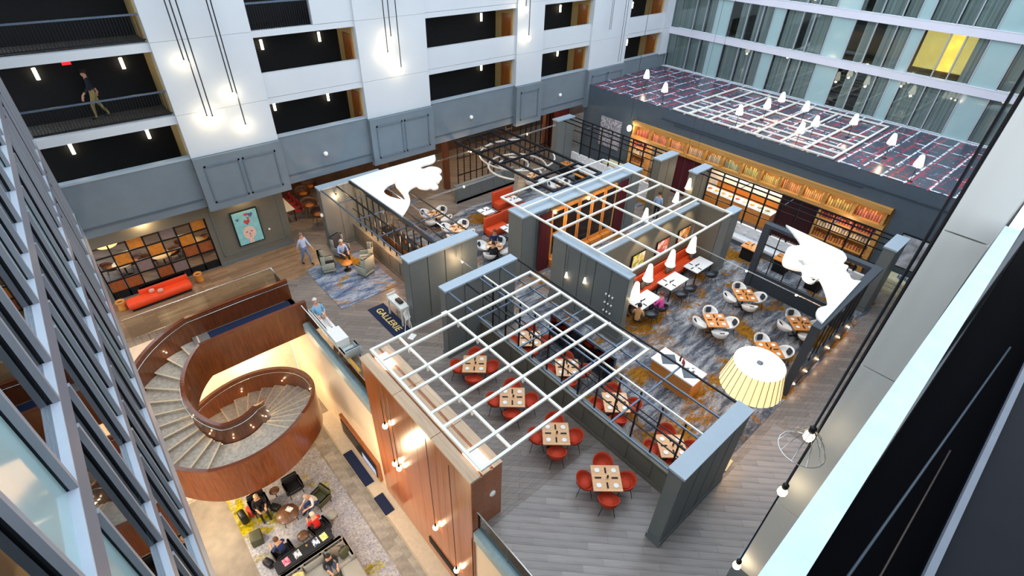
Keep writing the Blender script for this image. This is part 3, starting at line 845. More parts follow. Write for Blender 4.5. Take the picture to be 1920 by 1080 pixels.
# white cut-out ceiling panels
def cutout(label, pts, holes, z, th=.09):
    bm = bmesh.new()
    edges = []
    for loop in [pts] + holes:
        vs_ = [bm.verts.new((x, y, 0)) for x, y in loop]
        for i in range(len(vs_)): edges.append(bm.edges.new((vs_[i], vs_[(i+1) % len(vs_)])))
    bmesh.ops.triangle_fill(bm, use_beauty=True, edges=edges)
    r = bmesh.ops.extrude_face_region(bm, geom=list(bm.faces))
    bmesh.ops.translate(bm, verts=[e for e in r['geom'] if isinstance(e, bmesh.types.BMVert)], vec=(0,0,-th))
    bmesh.ops.recalc_face_normals(bm, faces=list(bm.faces))
    cx_ = sum(p[0] for p in pts)/len(pts); cy_ = sum(p[1] for p in pts)/len(pts)
    bmesh.ops.translate(bm, verts=list(bm.verts), vec=(-cx_, -cy_, 0))
    me = bpy.data.meshes.new('cutout_panel'); bm.to_mesh(me); bm.free()
    me.materials.append(M('cutout_white_'+str(round(cx_)), (248, 248, 248), .5, var=.01))
    o = bpy.data.objects.new('ceiling_panel', me); COL.objects.link(o); o.location = (cx_, cy_, z)
    return tag(o, label, 'ceiling panel', 'white cut-out ceiling panels')
def smooth(pts, keep):
    out = []; n = len(pts)
    for i in range(n):
        p = pts[i]; q = pts[(i+1) % n]
        if i in keep: out.append(p)
        else:
            a = pts[i-1]
            out.append((p[0]*.75+a[0]*.25, p[1]*.75+a[1]*.25)); out.append((p[0]*.75+q[0]*.25, p[1]*.75+q[1]*.25))
    return out
SA = [(9.94,23.4),(12.16,23.5),(15.15,23.48),(14.8,22.86),(14.38,22.62),(13.93,22.69),(13.58,22.59),(13.52,22.23),(14.04,22.33),(14.3,22.03),(14.31,21.58),(14.06,21.33),(13.99,21.47),(13.85,21.06),(13.77,20.78),(13.52,20.64),(13.3,20.4),(13.11,20.54),(13.1,20.23),(12.97,19.94),(12.67,19.93),(12.64,20.19),(12.39,20.15),(12.17,20.51),(12.24,20.82),(11.85,20.72),(11.5,20.46),(11.24,19.84),(11.07,19.54),(10.7,19.13),(10.03,18.57)]
SAh = [(10.61,21.3),(11.11,21.69),(11.69,21.81),(11.42,21.53),(11.27,20.71),(11.0,19.81),(10.76,20.07),(10.52,20.69)]
cutout('white swirl cut-out ceiling panel above the bar', smooth(SA, {0,1,2,30}), [smooth(SAh, {2,5})], 3.52)
SB = [(23.25,7.1),(22.94,4.47),(22.73,4.26),(22.41,4.09),(21.94,4.1),(22.0,3.84),(21.49,3.8),(21.37,3.6),(21.03,3.39),(21.25,3.12),(17.43,2.98),(17.54,3.2),(17.87,3.41),(18.22,3.45),(18.63,3.28),(19.08,3.51),(19.52,3.78),(20.0,4.13),(20.09,4.29),(19.62,4.24),(19.49,4.44),(19.69,4.75),(20.17,4.91),(20.02,5.08),(19.89,5.39),(19.92,5.61),(20.25,5.82),(21.05,6.04),(21.5,6.13),(21.88,5.94),(21.99,5.85),(22.25,5.99),(22.58,6.32)]
cutout('white swirl cut-out ceiling panel on the dark screen at right', smooth(SB, {0,1,9,10}), [[(20.72,5.39),(20.91,5.24),(20.68,5.0),(20.48,5.07)], [(19.88,4.51),(20.07,4.37),(20.0,4.24),(19.75,4.34)]], 3.52)

# dark framed screen under the right cut-out
screen_slate = M('charcoal_slate', (54, 62, 71), .5, var=.05)
t = thing('framed_screen', 'dark slate framed screen enclosing the right corner tables', 'screen', (0,0,0))
for (x, y) in ((22.85, 7.68), (22.95, 3.2), (17.25, 3.05)):
    b = MB(); b.box(x-.14, y-.14, 0, x+.14, y+.14, 3.3); b.build('post', screen_slate, t)
b = MB(); b.box(22.72, 3.2, 3.3, 23.06, 7.82, 3.45); b.build('top_beam', screen_slate, t)
b = MB(); b.box(17.1, 2.88, 3.3, 23.06, 3.2, 3.45); b.build('top_beam', screen_slate, t)
b = MB(); b.box(22.78, 3.3, 0, 22.96, 7.6, .95); b.build('lower_panel', screen_slate, t)
b = MB(); b.box(17.3, 2.95, 0, 22.9, 3.1, .95); b.build('lower_panel', screen_slate, t)
for i in range(5):
    y = 4.0+i*.75
    b = MB(); b.box(22.85, y-.02, .95, 22.89, y+.02, 3.3); b.build('bar', black_metal, t)
for z in (1.7, 2.4):
    b = MB(); b.box(22.85, 3.3, z-.02, 22.89, 7.6, z+.02); b.build('bar', black_metal, t)
for i in range(8):
    x = 17.9+i*.65
    b = MB(); b.box(x-.02, 3.0, .95, x+.02, 3.04, 3.3); b.build('bar', black_metal, t)
for i, (x, y) in enumerate([(17.6+1.05*i, 2.84) for i in range(6)]):
    q = thing('step_light', '%s small warm floor light along the dark screen from the near end' % ORD[i], 'floor light', (x, 2.93, .35), group='floor lights along the screen')
    b = MB(); b.sph((0,0,0), .035, 8, 5); b.build('bulb', bulb, q)
    lamp('POINT', (0, -.15, 0), 4, (1,.6,.35), q, .03)
# dark glass divider east of the second chair row
t = thing('glass_divider', 'dark tinted glass divider beside the inner row of orange-red chairs', 'divider', (12.25, 9.3, 0))
b = MB(); b.box(-.01, -1.7, .1, .01, 1.7, 1.5); b.build('glass', glassy('tinted_glass', (120, 140, 168), .06), t)
for y in (-1.7, 1.7):
    b = MB(); b.box(-.03, y-.03, .012, .03, y+.03, 1.55); b.build('post', rail_metal, t)
for z in (.1, 1.45, 1.52):
    b = MB(); b.box(-.03, -1.7, z-.02, .03, 1.7, z+.02); b.build('rail', rail_metal, t)

# wire lights strung between the walls
for i, (x0, y0, x1, y1, z, fr, lb) in enumerate(((10.6, 15.25, 10.6, 13.2, 2.75, (.2, .8), 'between the two near partition walls'), (11.7, 23.3, 24.9, 23.6, 3.1, (.45, .8), 'from the bar wall to the farthest pillar'), (9.9, 20.1, 17.2, 20.1, 3.0, (.65,), 'over the round tables beyond the bar'), (19.12, 9.2, 19.12, 3.2, 3.02, (.43, .78), 'across the carpet tables to the dark screen'))):
    t = thing('wire_light', 'thin wire with small warm bulbs strung %s' % lb, 'wire light', (0,0,0), group='wire lights')
    MB().tube([(x0,y0,z),(x1,y1,z)], .007, 5).build('wire', chrome, t); MB().tube([(x0,y0+.06,z+.03),(x1,y1+.06,z+.03)], .007, 5).build('wire', chrome, t)
    for f in fr:
        x, y = x0+(x1-x0)*f, y0+(y1-y0)*f
        MB().sph((x,y,z-.02), .04, 8, 5).build('bulb', bulb, t)
        lamp('POINT', (x, y, z-.12), 30, (1,.66,.36), t, .04)
# =================================================================== COPPER FEATURE WALL
t = thing('feature_wall', 'tall copper-coloured wood veneer wall beside the orange-red chairs', 'feature wall', (5.2, 9.5, 0))
oy = 9.5; ox = 5.2
for i, (ya, yb) in enumerate(((6.45, 7.85), (7.86, 9.3), (9.31, 11.3), (11.31, 12.56))):
    b = MB(); b.box(4.62-ox, ya-oy, -5.2, 4.7-ox, yb-oy, 2.5); b.build('veneer_panel', copper_wood, t)
b = MB(); b.box(4.7-ox, 6.5-oy, -.36, 5.66-ox, 12.5-oy, 2.5); b.build('core', copper_wood, t)
zz = -.3
for k in range(28):
    b = MB(); b.box(4.63-ox, 6.43-oy, -.3+k*.1, 5.7-ox, 6.5-oy, -.22+k*.1); b.build('slat', copper_wood, t)
b = MB(); b.box(4.62-ox, 6.43-oy, -5.2, 4.96-ox, 6.5-oy, -.36); b.build('corner_panel', copper_wood, t)
for i, (xa, xb) in enumerate(((4.6, 4.95), (5.02, 5.3), (5.4, 5.72))):
    for ya, yb in ((6.43, 8.3), (8.32, 10.4), (10.42, 12.58)):
        b = MB(); b.box(xa-ox, ya-oy, 2.5, xb-ox, yb-oy, 2.58 - .03*i); b.build('top_board', light_wood, t)
for (ya, yb) in ((6.6, 7.3), (11.5, 12.2)):
    b = MB(); b.box(4.98-ox, ya-oy, 2.58, 5.4-ox, yb-oy, 2.62); b.build('light_panel', bulb_soft, t)
b = MB(); b.lathe([(.1,0),(.11,.03),(.07,.07)], 12, (0,0,0)); o = b.build('round_sensor', white_gloss, t, (5.35-ox, 6.43-oy, 1.35)); o.rotation_euler = (PI/2,0,0)
# pendants along the copper wall
def pendant(label, loc, ztop, cage=False, power=25, r=.085, group=None, cord=.012):
    t = thing('pendant_lamp', label, 'pendant lamp', loc, group=group)
    b = MB(); b.tube([(0,0,.12),(0,0,ztop-loc[2])], cord, 5); b.build('cord', black_metal, t)
    b = MB(); b.lathe([(.02,.2),(.045,.18),(.045,.1),(.03,.06)], 8); b.build('socket', black_metal, t)
    b = MB(); b.sph((0,0,0), r, 10, 8, 1.25); b.build('bulb', bulb, t)
    if power: lamp('POINT', (0,0,-.02), power, (1,.78,.5), t, r)
    if cage:
        b = MB()
        for k in range(10):
            a = 2*PI*k/10
            b.tube([(.05*math.cos(a),.05*math.sin(a),.12),(.2*math.cos(a),.2*math.sin(a),-.05),(.3*math.cos(a),.3*math.sin(a),-.28)], .006, 4)
        b.tube([(.3*math.cos(2*PI*k/20),.3*math.sin(2*PI*k/20),-.28) for k in range(21)], .008, 4)
        b.build('wire_cage', chrome, t)
    return t
for i, (y, z, lb) in enumerate(((11.2, .4, 'highest bulb pendant'), (10.95, -1.5, 'left bulb of the close pendant pair'), (10.65, -1.45, 'right bulb of the close pendant pair'), (8.45, -2.4, 'single bulb pendant at the middle'), (7.3, -3.6, 'lowest bulb pendant'))):
    pendant('%s in front of the copper veneer wall' % lb, (4.5, y, z), 2.5, False, 12, .1, 'pendants at the copper wall')
# pendants before the north wall pillars
for i, (x, z, lb) in enumerate(((4.44, 9.67, 'upper left bulb of the left cluster'), (4.6, 7.5, 'lower left bulb of the left cluster'), (4.8, 7.45, 'lower left twin bulb of the left cluster'), (5.81, 8.24, 'upper right bulb of the left cluster'), (5.95, 6.87, 'lowest right bulb of the left cluster'),
        (13.37, 9.55, 'top bulb of the middle cluster'), (13.11, 8.86, 'left bulb of the middle cluster'), (13.76, 8.11, 'lowest bulb of the middle cluster'), (22.01, 10.17, 'upper bulb of the right cluster'), (22.31, 8.66, 'lower bulb of the right cluster'))):
    t = pendant('%s hanging before the white pillars' % lb, (x, 23.85, z), 17, False, .8, .14, 'pendants before the white pillars', .024)
for i, x in enumerate((29.6, 29.75, 31.0, 31.25)):
    o = MB().tube([(0,0,0),(0,0,8)], .015, 5).build('hanging_cable', black_metal, None, (x, 23.9, 8.4-(0 if i < 2 else 2.2)))
    tag(o, '%s thin dark cable hanging before the fourth white pillar' % ORD[i], 'cable', 'cables before the fourth pillar')
# near right pendants and south cord group
pendant('bulb pendant with bell wire cage beside the near right pillar', (6.0, .56, 9.35), 17, True, 14, .07, 'pendants at the near right pillar', .016)
pendant('second bulb pendant down the near right pillar', (6.1, .5, 8.0), 17, False, 10, .07, 'pendants at the near right pillar', .013)
pendant('lowest bulb pendant at the foot of the near right pillar', (6.2, .52, 5.5), 17, False, 10, .07, 'pendants at the near right pillar', .013)
pendant('single bulb pendant hanging at the left end of the wooden shelves', (28.0, 19.9, 3.3), 17, False, 25, .16, None)

# =================================================================== SPIRAL STAIR
SC = (.8, 17.5); RI, RO = 1.2, 3.2
st = thing('spiral_stair', 'curving brown wooden spiral stair with pale stone treads', 'staircase', (0, 0, -5.8))
OZ = 5.8
def ang_of(k): return 87+12*(k-1) if k <= 13 else 309+12*(k-14)
def z_at(a):
    """walking-line height at angle a (degrees, unwrapped)"""
    if a <= 87: return 0.
    if a <= 243: return -.175*(a-87)/12
    if a <= 309: return -2.275
    return -2.275-.175*(a-309)/12
def pol(a, r): a = math.radians(a); return (SC[0]+r*math.cos(a), SC[1]+r*math.sin(a))
for k in range(1, 33):
    a0 = ang_of(k); a1 = ang_of(k+1) if k != 13 else 309
    if a0 >= 309+12*19: break
    z = -.175*k
    n = 2 if k != 13 else 10
    out = [pol(a0+(a1-a0)*i/n, RO-.06) for i in range(n+1)]; inn = [pol(a0+(a1-a0)*i/n, RI+.06) for i in range(n+1)]
    b = MB(); b.prism(list(reversed(inn))+out if False else out+list(reversed(inn)), z-.2+OZ, z+OZ)
    tr = b.build('tread' if k != 13 else 'landing', tread_mat, st)
    # nosing strip at the upper edge of the riser above
    p, q = pol(a0+.6, RO-.08), pol(a0+.6, RI+.08)
    b = MB(); b.bar((p[0],p[1],z+.175+OZ-.01), (q[0],q[1],z+.175+OZ-.01), .06, .03); b.build('nosing', nosing, tr)
b = MB(); b.box(.75, 18.75, -.3+OZ, 5.0, 20.7, 0+OZ); b.build('bridge', M('bridge_floor', (120, 112, 106), .4), st)
def ribbon(path_in, path_out, ztops, zbots):
    """strip wall with thickness from two plan paths and per-point heights"""
    n = len(path_in); P = []; F = []
    for (a, b_, zt, zb) in zip(path_in, path_out, ztops, zbots):
        P += [(a[0],a[1],zb+OZ),(b_[0],b_[1],zb+OZ),(b_[0],b_[1],zt+OZ),(a[0],a[1],zt+OZ)]
    for i in range(n-1):
        for j in range(4):
            F.append((4*i+j, 4*i+(j+1)%4, 4*i+4+(j+1)%4, 4*i+4+j))
    F.append((0,1,2,3)); F.append((4*n-1,4*n-2,4*n-3,4*n-4))
    return P, F
def stair_wall(nm, r, a_end, thick, zup, zdn, straight_x, side):
    pin, pout, zt, zb = [], [], [], []
    ycorr = SC[1] + r
    for x in [straight_x, (straight_x+SC[0])/2]:
        pin.append((x, ycorr-thick/2)); pout.append((x, ycorr+thick/2)); zt.append(zup); zb.append(-zdn)
    a = 90
    while a <= a_end:
        pin.append(pol(a, r-thick/2)); pout.append(pol(a, r+thick/2)); z = z_at(a); zt.append(z+zup); zb.append(z-zdn); a += 4
    P, F = ribbon(pin, pout, zt, zb)
    b = MB(); b.add(P, F, False); w = b.build(nm, stair_wood, st)
    cin = []; cout = []
    for i in range(len(pin)):
        mx, my = (pin[i][0]+pout[i][0])/2, (pin[i][1]+pout[i][1])/2
        dx, dy = (pout[i][0]-pin[i][0]), (pout[i][1]-pin[i][1])
        cin.append((mx-dx*.75, my-dy*.75)); cout.append((mx+dx*.75, my+dy*.75))
    P, F = ribbon(cin, cout, [q+.06 for q in zt], zt)
    b = MB(); b.add(P, F, False); b.build('cap_rail', stair_cap, w)
    hr = []
    for i in range(len(pin)):
        q = pin[i] if side < 0 else pout[i]
        dx, dy = pout[i][0]-pin[i][0], pout[i][1]-pin[i][1]; l = math.hypot(dx, dy)
        hr.append((q[0]+side*.07*dx/l, q[1]+side*.07*dy/l, zt[i]-.12+OZ))
    b = MB(); b.tube(hr, .016, 6); b.build('handrail', chrome, w)
    for i in range(7, len(pin)-1, 9):
        q = pin[i] if side < 0 else pout[i]
        dx, dy = pout[i][0]-pin[i][0], pout[i][1]-pin[i][1]; l = math.hypot(dx, dy)
        b = MB(); b.sph((q[0]+side*.01*dx/l, q[1]+side*.01*dy/l, zt[i]-.75+OZ), .024, 8, 5); b.build('step_light', bulb, w)
        lamp('POINT', (q[0]+side*.16*dx/l, q[1]+side*.16*dy/l, zt[i]-.75+OZ), .9, (1,.75,.45), w, .03)
    return w
stair_wall('outer_wall', RO, 520, .1, 1.0, .8, 5.02, -1)
stair_wall('inner_wall', RI-.02, 372, .1, 1.0, .62, 5.02, 1)
b = MB(); b.box(1.35, 19.1, 0, 4.8, 20.6, .012)
tag(b.build('carpet_runner', navy, None), 'dark navy carpet runner on the stair bridge', 'runner')
# glass balustrades
def balustrade(label, pts, panels=1.4, h=1.02, z=0):
    t = thing('glass_balustrade', label, 'balustrade', (pts[0][0], pts[0][1], z), group='glass balustrades')
    o = pts[0]
    for (p, q) in zip(pts[:-1], pts[1:]):
        d = Vector((q[0]-p[0], q[1]-p[1], 0)); n = max(1, round(d.length/panels))
        for i in range(n):
            a = Vector((p[0]-o[0], p[1]-o[1], 0)) + d*(i/n) + d.normalized()*.01; c = Vector((p[0]-o[0], p[1]-o[1], 0)) + d*((i+1)/n) - d.normalized()*.01
            b = MB(); b.bar((a.x, a.y, h/2), (c.x, c.y, h/2), .015, h-.02); b.build('glass_panel', rail_glass, t)
        b = MB(); b.tube([(p[0]-o[0], p[1]-o[1], h), (q[0]-o[0], q[1]-o[1], h)], .022, 6); b.build('handrail', chrome, t)
    return t
balustrade('glass balustrade with thin rail beside the orange bench and stair bridge', [(-1.15, 22.08), (4.83, 22.08), (4.83, 20.9)])
balustrade('glass balustrade with thin rail before the white chaise seats', [(4.78, 18.5), (4.78, 12.65)])
balustrade('glass balustrade with thin rail at the bottom edge beside the copper wall', [(4.78, 6.38), (4.78, 1.2)])

# =================================================================== FURNITURE
def shell_mesh(r=.3, seat=.44, back=.34, front=.06, th=.02, n=20, open_front=.5):
    """tub shell: bowl seat with a rim that rises to the back (-x) and dips at the front (+x)"""
    P = []; F = []
    def rim_h(t):
        k = (1-math.cos(t))/2            # 0 at front, 1 at back
        k = max(0, (k-.18)/.82)
        return front + (back-front)*(k**.7)
    rings = [(0.0, 0), (.62, 0), (.86, .15), (.97, .55), (1.04, 1.0)]
    def lay(off, flip):
        base = len(P)
        for (rr, hh) in rings[1:]:
            for k in range(n):
                t = 2*PI*k/n
                x = math.cos(t)*(r*rr+off); y = math.sin(t)*(r*rr+off)*1.02
                z = seat + rim_h(t)*hh - (off if hh == 0 else off*.3) + .015*(1-hh)
                P.append((x, y, z))
        c = len(P); P.append((0, 0, seat - off))
        for k in range(n):
            f = (c, base+k, base+(k+1)%n); F.append(f if not flip else f[::-1])
        for i in range(len(rings)-2):
            for k in range(n):
                f = (base+i*n+k, base+(i+1)*n+k, base+(i+1)*n+(k+1)%n, base+i*n+(k+1)%n); F.append(f if not flip else f[::-1])
        return base+(len(rings)-2)*n
    a = lay(0, False); b_ = lay(th, True)
    for k in range(n): F.append((a+k, b_+k, b_+(k+1)%n, a+(k+1)%n))
    return MB().add(P, F, True)
def tub_chair(name, cat, shell_m, leg_m, cushion=None, back=.34, r=.3, splay=.06, label='chair', pad=None):
    t = thing(name, label, cat)
    shell_mesh(r, .44, back).build('shell', shell_m, t)
    for sx in (-1, 1):
        for sy in (-1, 1):
            MB().tube([(sx*.15, sy*.15, .43), (sx*(.19+splay), sy*(.19+splay), 0)], .013, 6, r2=.009).build('leg', leg_m, t)
    if cushion: MB().lathe([(.17,.45),(.2,.47),(.19,.5),(.05,.51)], 14).build('seat_cushion', cushion, t)
    if pad: MB().soft((-.2, 0, .64), (.08, .24, .24), .035, 0, 0, -.3).build('back_cushion', pad, t)
    return t
red_chair = tub_chair('tub_chair', 'chair', red_fab, black_metal, M('red_seat', (190, 62, 34), .8))
white_chair = tub_chair('bucket_chair', 'chair', white_shell, black_metal, None, .36, .31, .05, pad=dark_cushion)
wood_chair = tub_chair('barrel_chair', 'chair', M('brown_leather', (70, 40, 26), .5), black_metal, M('tan_seat', (170, 104, 50), .6), .34, .34)
def square_table(name, top_m, w=.9, d=.9, leg='ped', base_m=None):
    t = thing(name, 'table', 'table')
    base_m = base_m or black_metal
    b = MB(); b.box(-w/2, -d/2, .71, w/2, d/2, .75); b.build('table_top', top_m, t)
    if leg == 'ped':
        MB().tube([(0,0,.03),(0,0,.71)], .035, 8).build('pedestal', base_m, t)
        b = MB(); b.rbox((0,0,.02), (.55,.07,.04)); b.rbox((0,0,.02), (.07,.55,.04)); b.build('foot', base_m, t)
    elif leg == 'four':
        for sx in (-1,1):
            for sy in (-1,1):
                b = MB(); b.box(sx*(w/2-.06)-.02, sy*(d/2-.06)-.02, 0, sx*(w/2-.06)+.02, sy*(d/2-.06)+.02, .71); b.build('leg', base_m, t)
    else:
        b = MB(); b.box(-w/2+.08, -d/2+.08, 0, w/2-.08, d/2-.08, .71); b.build('base', base_m, t)
    return t
maple_table = square_table('dining_table', table_wood)
amber_table = square_table('dining_table', orange_wood)
napkin = MB().rbox((0,0,.008), (.2,.05,.016)).build('napkin', napkin_m, None); tag(napkin, 'napkin', 'napkin')
plate = MB().lathe([(.03,.0),(.055,.004),(.085,.012),(.08,.014),(.05,.008)], 12).build('plate', plate_m, None); tag(plate, 'plate', 'plate')
glass_p = MB().lathe([(.025,0),(.03,.01),(.035,.1),(.03,.1),(.025,.015)], 8).build('candle_glass', M('amber_glass', (80, 40, 26), .2), None); tag(glass_p, 'cup', 'cup')
def side8(a):
    px = math.cos(a)*RIGHT.x + math.sin(a)*RIGHT.y; py = math.cos(a)*DOWN.x + math.sin(a)*DOWN.y
    h = 'right' if px > 0 else 'left'; v_ = 'lower' if py > 0 else 'upper'
    if abs(px) > 2.2*abs(py): return h
    if abs(py) > 2.2*abs(px): return v_
    return v_+'-'+h
def set_table(x, y, z, rz, nm, plates=4, naps=4):
    for k in range(4):
        a = rz + k*PI/2
        s1 = side8(a)
        if k < naps: place(napkin, (x+.26*math.cos(a), y+.26*math.sin(a), z), a, 'black napkin at the %s of %s' % (s1, nm), 'napkins on tables')
        if k < plates:
            a2 = a+PI/4
            place(plate, (x+.37*math.cos(a2), y+.37*math.sin(a2), z), 0, 'white plate at the %s of %s' % (side8(a2), nm), 'plates on tables')
    place(glass_p, (x+.03, y-.02, z), 0, 'candle glass on %s' % nm)
SIDE = {0: 'right', 1: 'upper', 2: 'left', 3: 'lower'}
def group4(proto_t, proto_c, x, y, rz, nm, cname, tlabel, dist=.62, skip=(), fit=0, group=None):
    place(proto_t, (x, y, 0), rz, tlabel, group and group+' tables')
    for k in range(4):
        if k in skip: continue
        a = rz + k*PI/2
        s_ = side8(a)
        place(proto_c, (x+dist*math.cos(a), y+dist*math.sin(a), 0), a+PI+random.uniform(-.12,.12), '%s at the %s side of %s' % (cname, s_, nm), group and group+' chairs')
    set_table(x, y, .75, rz, nm)
RZ = math.radians(-41)
for i, (x, y) in enumerate(((8.62, 4.82), (8.6, 7.02), (8.52, 9.15), (8.5, 11.33))):
    nm = 'the %s front-row table from the bottom' % ORD[i]
    group4(maple_table, red_chair, x, y, RZ, nm, 'orange-red tub chair', '%s square maple table of the front row from the bottom' % ORD[i], group='front row')
for i, (x, y) in enumerate(((11.2, 4.2), (11.22, 6.6), (11.12, 8.92), (11.12, 11.05))):
    nm = 'the %s inner-row table from the bottom' % ORD[i]
    group4(maple_table, red_chair, x, y, RZ, nm, 'orange-red tub chair', '%s square maple table of the inner row from the bottom' % ORD[i], group='inner row')
for i, (x, y, lb) in enumerate(((18.15, 6.79, 'the amber table nearest the buffet counter'), (20.85, 6.91, 'the far amber table near the alcove'), (20.87, 4.3, 'the amber table at the dark screen'), (18.21, 4.38, 'the amber table behind the drum lamp'))):
    group4(amber_table, white_chair, x, y, RZ, lb, 'white bucket chair', 'square amber wood table, %s' % lb.replace('the amber table ', '').replace('the far amber table ', 'far one '), .66, group='carpet tables')
# northern dining area tables
round_t = thing('round_table', 'table', 'table')
MB().lathe([(.45,.71),(.46,.73),(.45,.75),(.02,.75)], 24).build('table_top', table_wood, round_t)
MB().tube([(0,0,.03),(0,0,.71)], .04, 8).build('pedestal', black_metal, round_t)
MB().lathe([(.28,0),(.28,.02),(.04,.04)], 16).build('foot', black_metal, round_t)
for (x, y, lb, skip) in ((14.07, 22.1, 'the round table under the white swirl panel', ()), (14.1, 20.05, 'the round table behind the bar trellis', ()), (14.5, 17.4, 'the round table where two people dine', ()), (21.9, 22.4, 'the round table below the black grid corner', (1,)), (22.45, 20.3, 'the round table beneath the black grid edge', (2,))):
    group4(round_t, white_chair, x, y, .5, lb, 'white bucket chair', 'wooden round table, %s' % lb.replace('the round table ', 'one '), .66, skip, group='round dining')
white_t = square_table('dining_table', white_gloss, .75, .75)
for x, y, lb in ((16.5, 20.6, 'left of the orange booth'), (18.7, 20.7, 'between the orange booth seats'), (16.3, 18.3, 'before the lower orange booth')):
    place(white_t, (x, y, 0), 0, 'white square table %s' % lb, 'white booth tables'); set_table(x, y, .75, 0, 'the white table %s' % lb, 0, 3)
def booth(label, x, y, rz, L_):
    t = thing('booth_seat', label, 'booth', (x, y, 0), rz, 'orange leather booths')
    MB().soft((0, .12, .24), (L_, .55, .45), .06).build('seat', orange_leather, t)
    MB().soft((0, -.22, .55), (L_, .2, 1.0), .06).build('back', orange_leather, t)
    b = MB(); b.box(-L_/2, -.3, 0, L_/2, .35, .05); b.build('plinth', black, t)
    return t
booth('orange leather booth seat behind the white table left', 17.5, 19.85, 0, 2.4)
booth('orange leather booth seat on the far side of the white table', 18.7, 21.5, PI, 1.6)
booth('lower orange leather booth seat backing onto the wine wall', 16.2, 19.35, PI, 1.3)
# far right tables and benches
dark_base_t = square_table('dining_table', orange_wood, .8, .8, 'box', black)
for x, y, lb in ((25.1, 8.9, 'beside the alcove pillar'), (25.3, 7.2, 'behind the dark screen'), (25.1, 5.4, 'under the right swirl panel'), (24.6, 20.6, 'beneath the far black grid'), (25.0, 22.4, 'beside the farthest grey pillar')):
    place(dark_base_t, (x, y, 0), 0, 'amber topped dark cube table %s' % lb, 'cube tables along the quilted bench')
    set_table(x, y, .75, 0, 'the cube table %s' % lb, 0, 2)
for y, lb in ((20.6, 'far'), (8.4, 'kitchen side')):
    t = thing('bench', 'white quilted bench seat against the %s trellis' % lb, 'bench', (26.1, y, 0), group='white bench seats')
    MB().soft((0, 0, .33), (.5, 4.2, .22), .05).build('seat', quilt, t)
    b = MB(); b.box(-.22, -2.05, 0, .22, 2.05, .22); b.build('plinth', dark_slate, t)
# picture alcove banquette and tables
t = thing('banquette', 'long orange banquette below the three framed pictures', 'banquette', (18.6, 10.6, 0))
MB().soft((0, -.1, .3), (7.2, .6, .3), .06).build('seat', orange_leather, t)
MB().soft((0, .25, .62), (7.2, .18, .75), .06).build('back', orange_leather, t)
b = MB(); b.box(-3.55, -.32, 0, 3.55, .3, .16); b.build('plinth', black, t)
long_t = square_table('dining_table', white_gloss, 1.45, .8, 'four')
for i, (x, y, lb) in enumerate(((16.9, 9.66, 'nearest the wall with bulbs where people eat'), (19.17, 9.69, 'in the middle of the alcove'), (21.35, 9.7, 'beside the alcove pillar'))):
    place(long_t, (x, y, 0), 0, 'white rectangular table %s' % lb, 'white alcove tables')
    set_table(x-.3, y, .75, 0, 'the %s white alcove table' % ('near','middle','far')[i], 0, 4)
alcove_chair = tub_chair('armchair', 'chair', M('charcoal_frame', (40, 42, 48), .6), black_metal, M('slate_seat', (84, 90, 98), .9), .3, .28)
for i, (x, lb) in enumerate(((16.55, 'left seat at the near white alcove table'), (17.25, 'right seat at the near white alcove table'), (18.85, 'left seat at the middle white alcove table'), (19.55, 'right seat at the middle white alcove table'), (21.4, 'seat at the far white alcove table'))):
    place(alcove_chair, (x, 8.95, 0), PI/2, 'charcoal tub chair, %s' % lb, 'charcoal alcove chairs')
for i, (x, m_, lb) in enumerate(((17.9, taupe_fab, 'brown patterned'), (18.35, grey_fab, 'silver grey'), (19.95, taupe_fab, 'tan'), (20.3, grey_fab, 'light grey'), (22.0, taupe_fab, 'beige'))):
    o = MB().soft((0,0,0), (.4, .14, .38), .06).build('cushion', m_, None, (x, 10.5, .66)); o.rotation_euler = (-.25, 0, random.uniform(-.3,.3))
    tag(o, '%s cushion on the orange banquette' % lb, 'cushion', 'banquette cushions')
# buffet island
t = thing('buffet_counter', 'long amber wood buffet counter with diamond pattern top', 'counter', (14.33, 6.13, 0))
b = MB(); b.box(-.43, -.9, 0, .43, .9, .88); b.build('cabinet', orange_wood, t)
b = MB(); b.box(-.47, -.95, .88, .47, .95, .95); b.build('counter_top', white_gloss, t)
for yy in (-.5, .45):
    b = MB(); b.add([(-.4,yy,.952),(0,yy-.38,.952),(.4,yy,.952),(0,yy+.38,.952)], [(0,1,2,3)]); b.build('diamond_inlay', dark_slate, t)
for (x, y, m_, lb) in ((14.55, 6.1, red_item, 'dark red bottle'), (14.45, 6.0, M('purple_glass', (96, 40, 60), .2), 'plum bottle'), (14.6, 6.25, black_chair_m, 'black bottle')):
    o = MB().lathe([(.035,0),(.04,.02),(.04,.16),(.015,.22),(.015,.28)], 8).build('bottle', m_, None, (x, y, .95)); tag(o, '%s in the middle of the buffet counter' % lb, 'bottle', 'bottles on the buffet counter')
for i in range(6):
    place(plate, (14.5+.12*(i % 2), 5.45+.12*i, .95), 0, '%s white saucer in the row on the buffet counter' % ORD[i], 'saucers on the buffet counter')

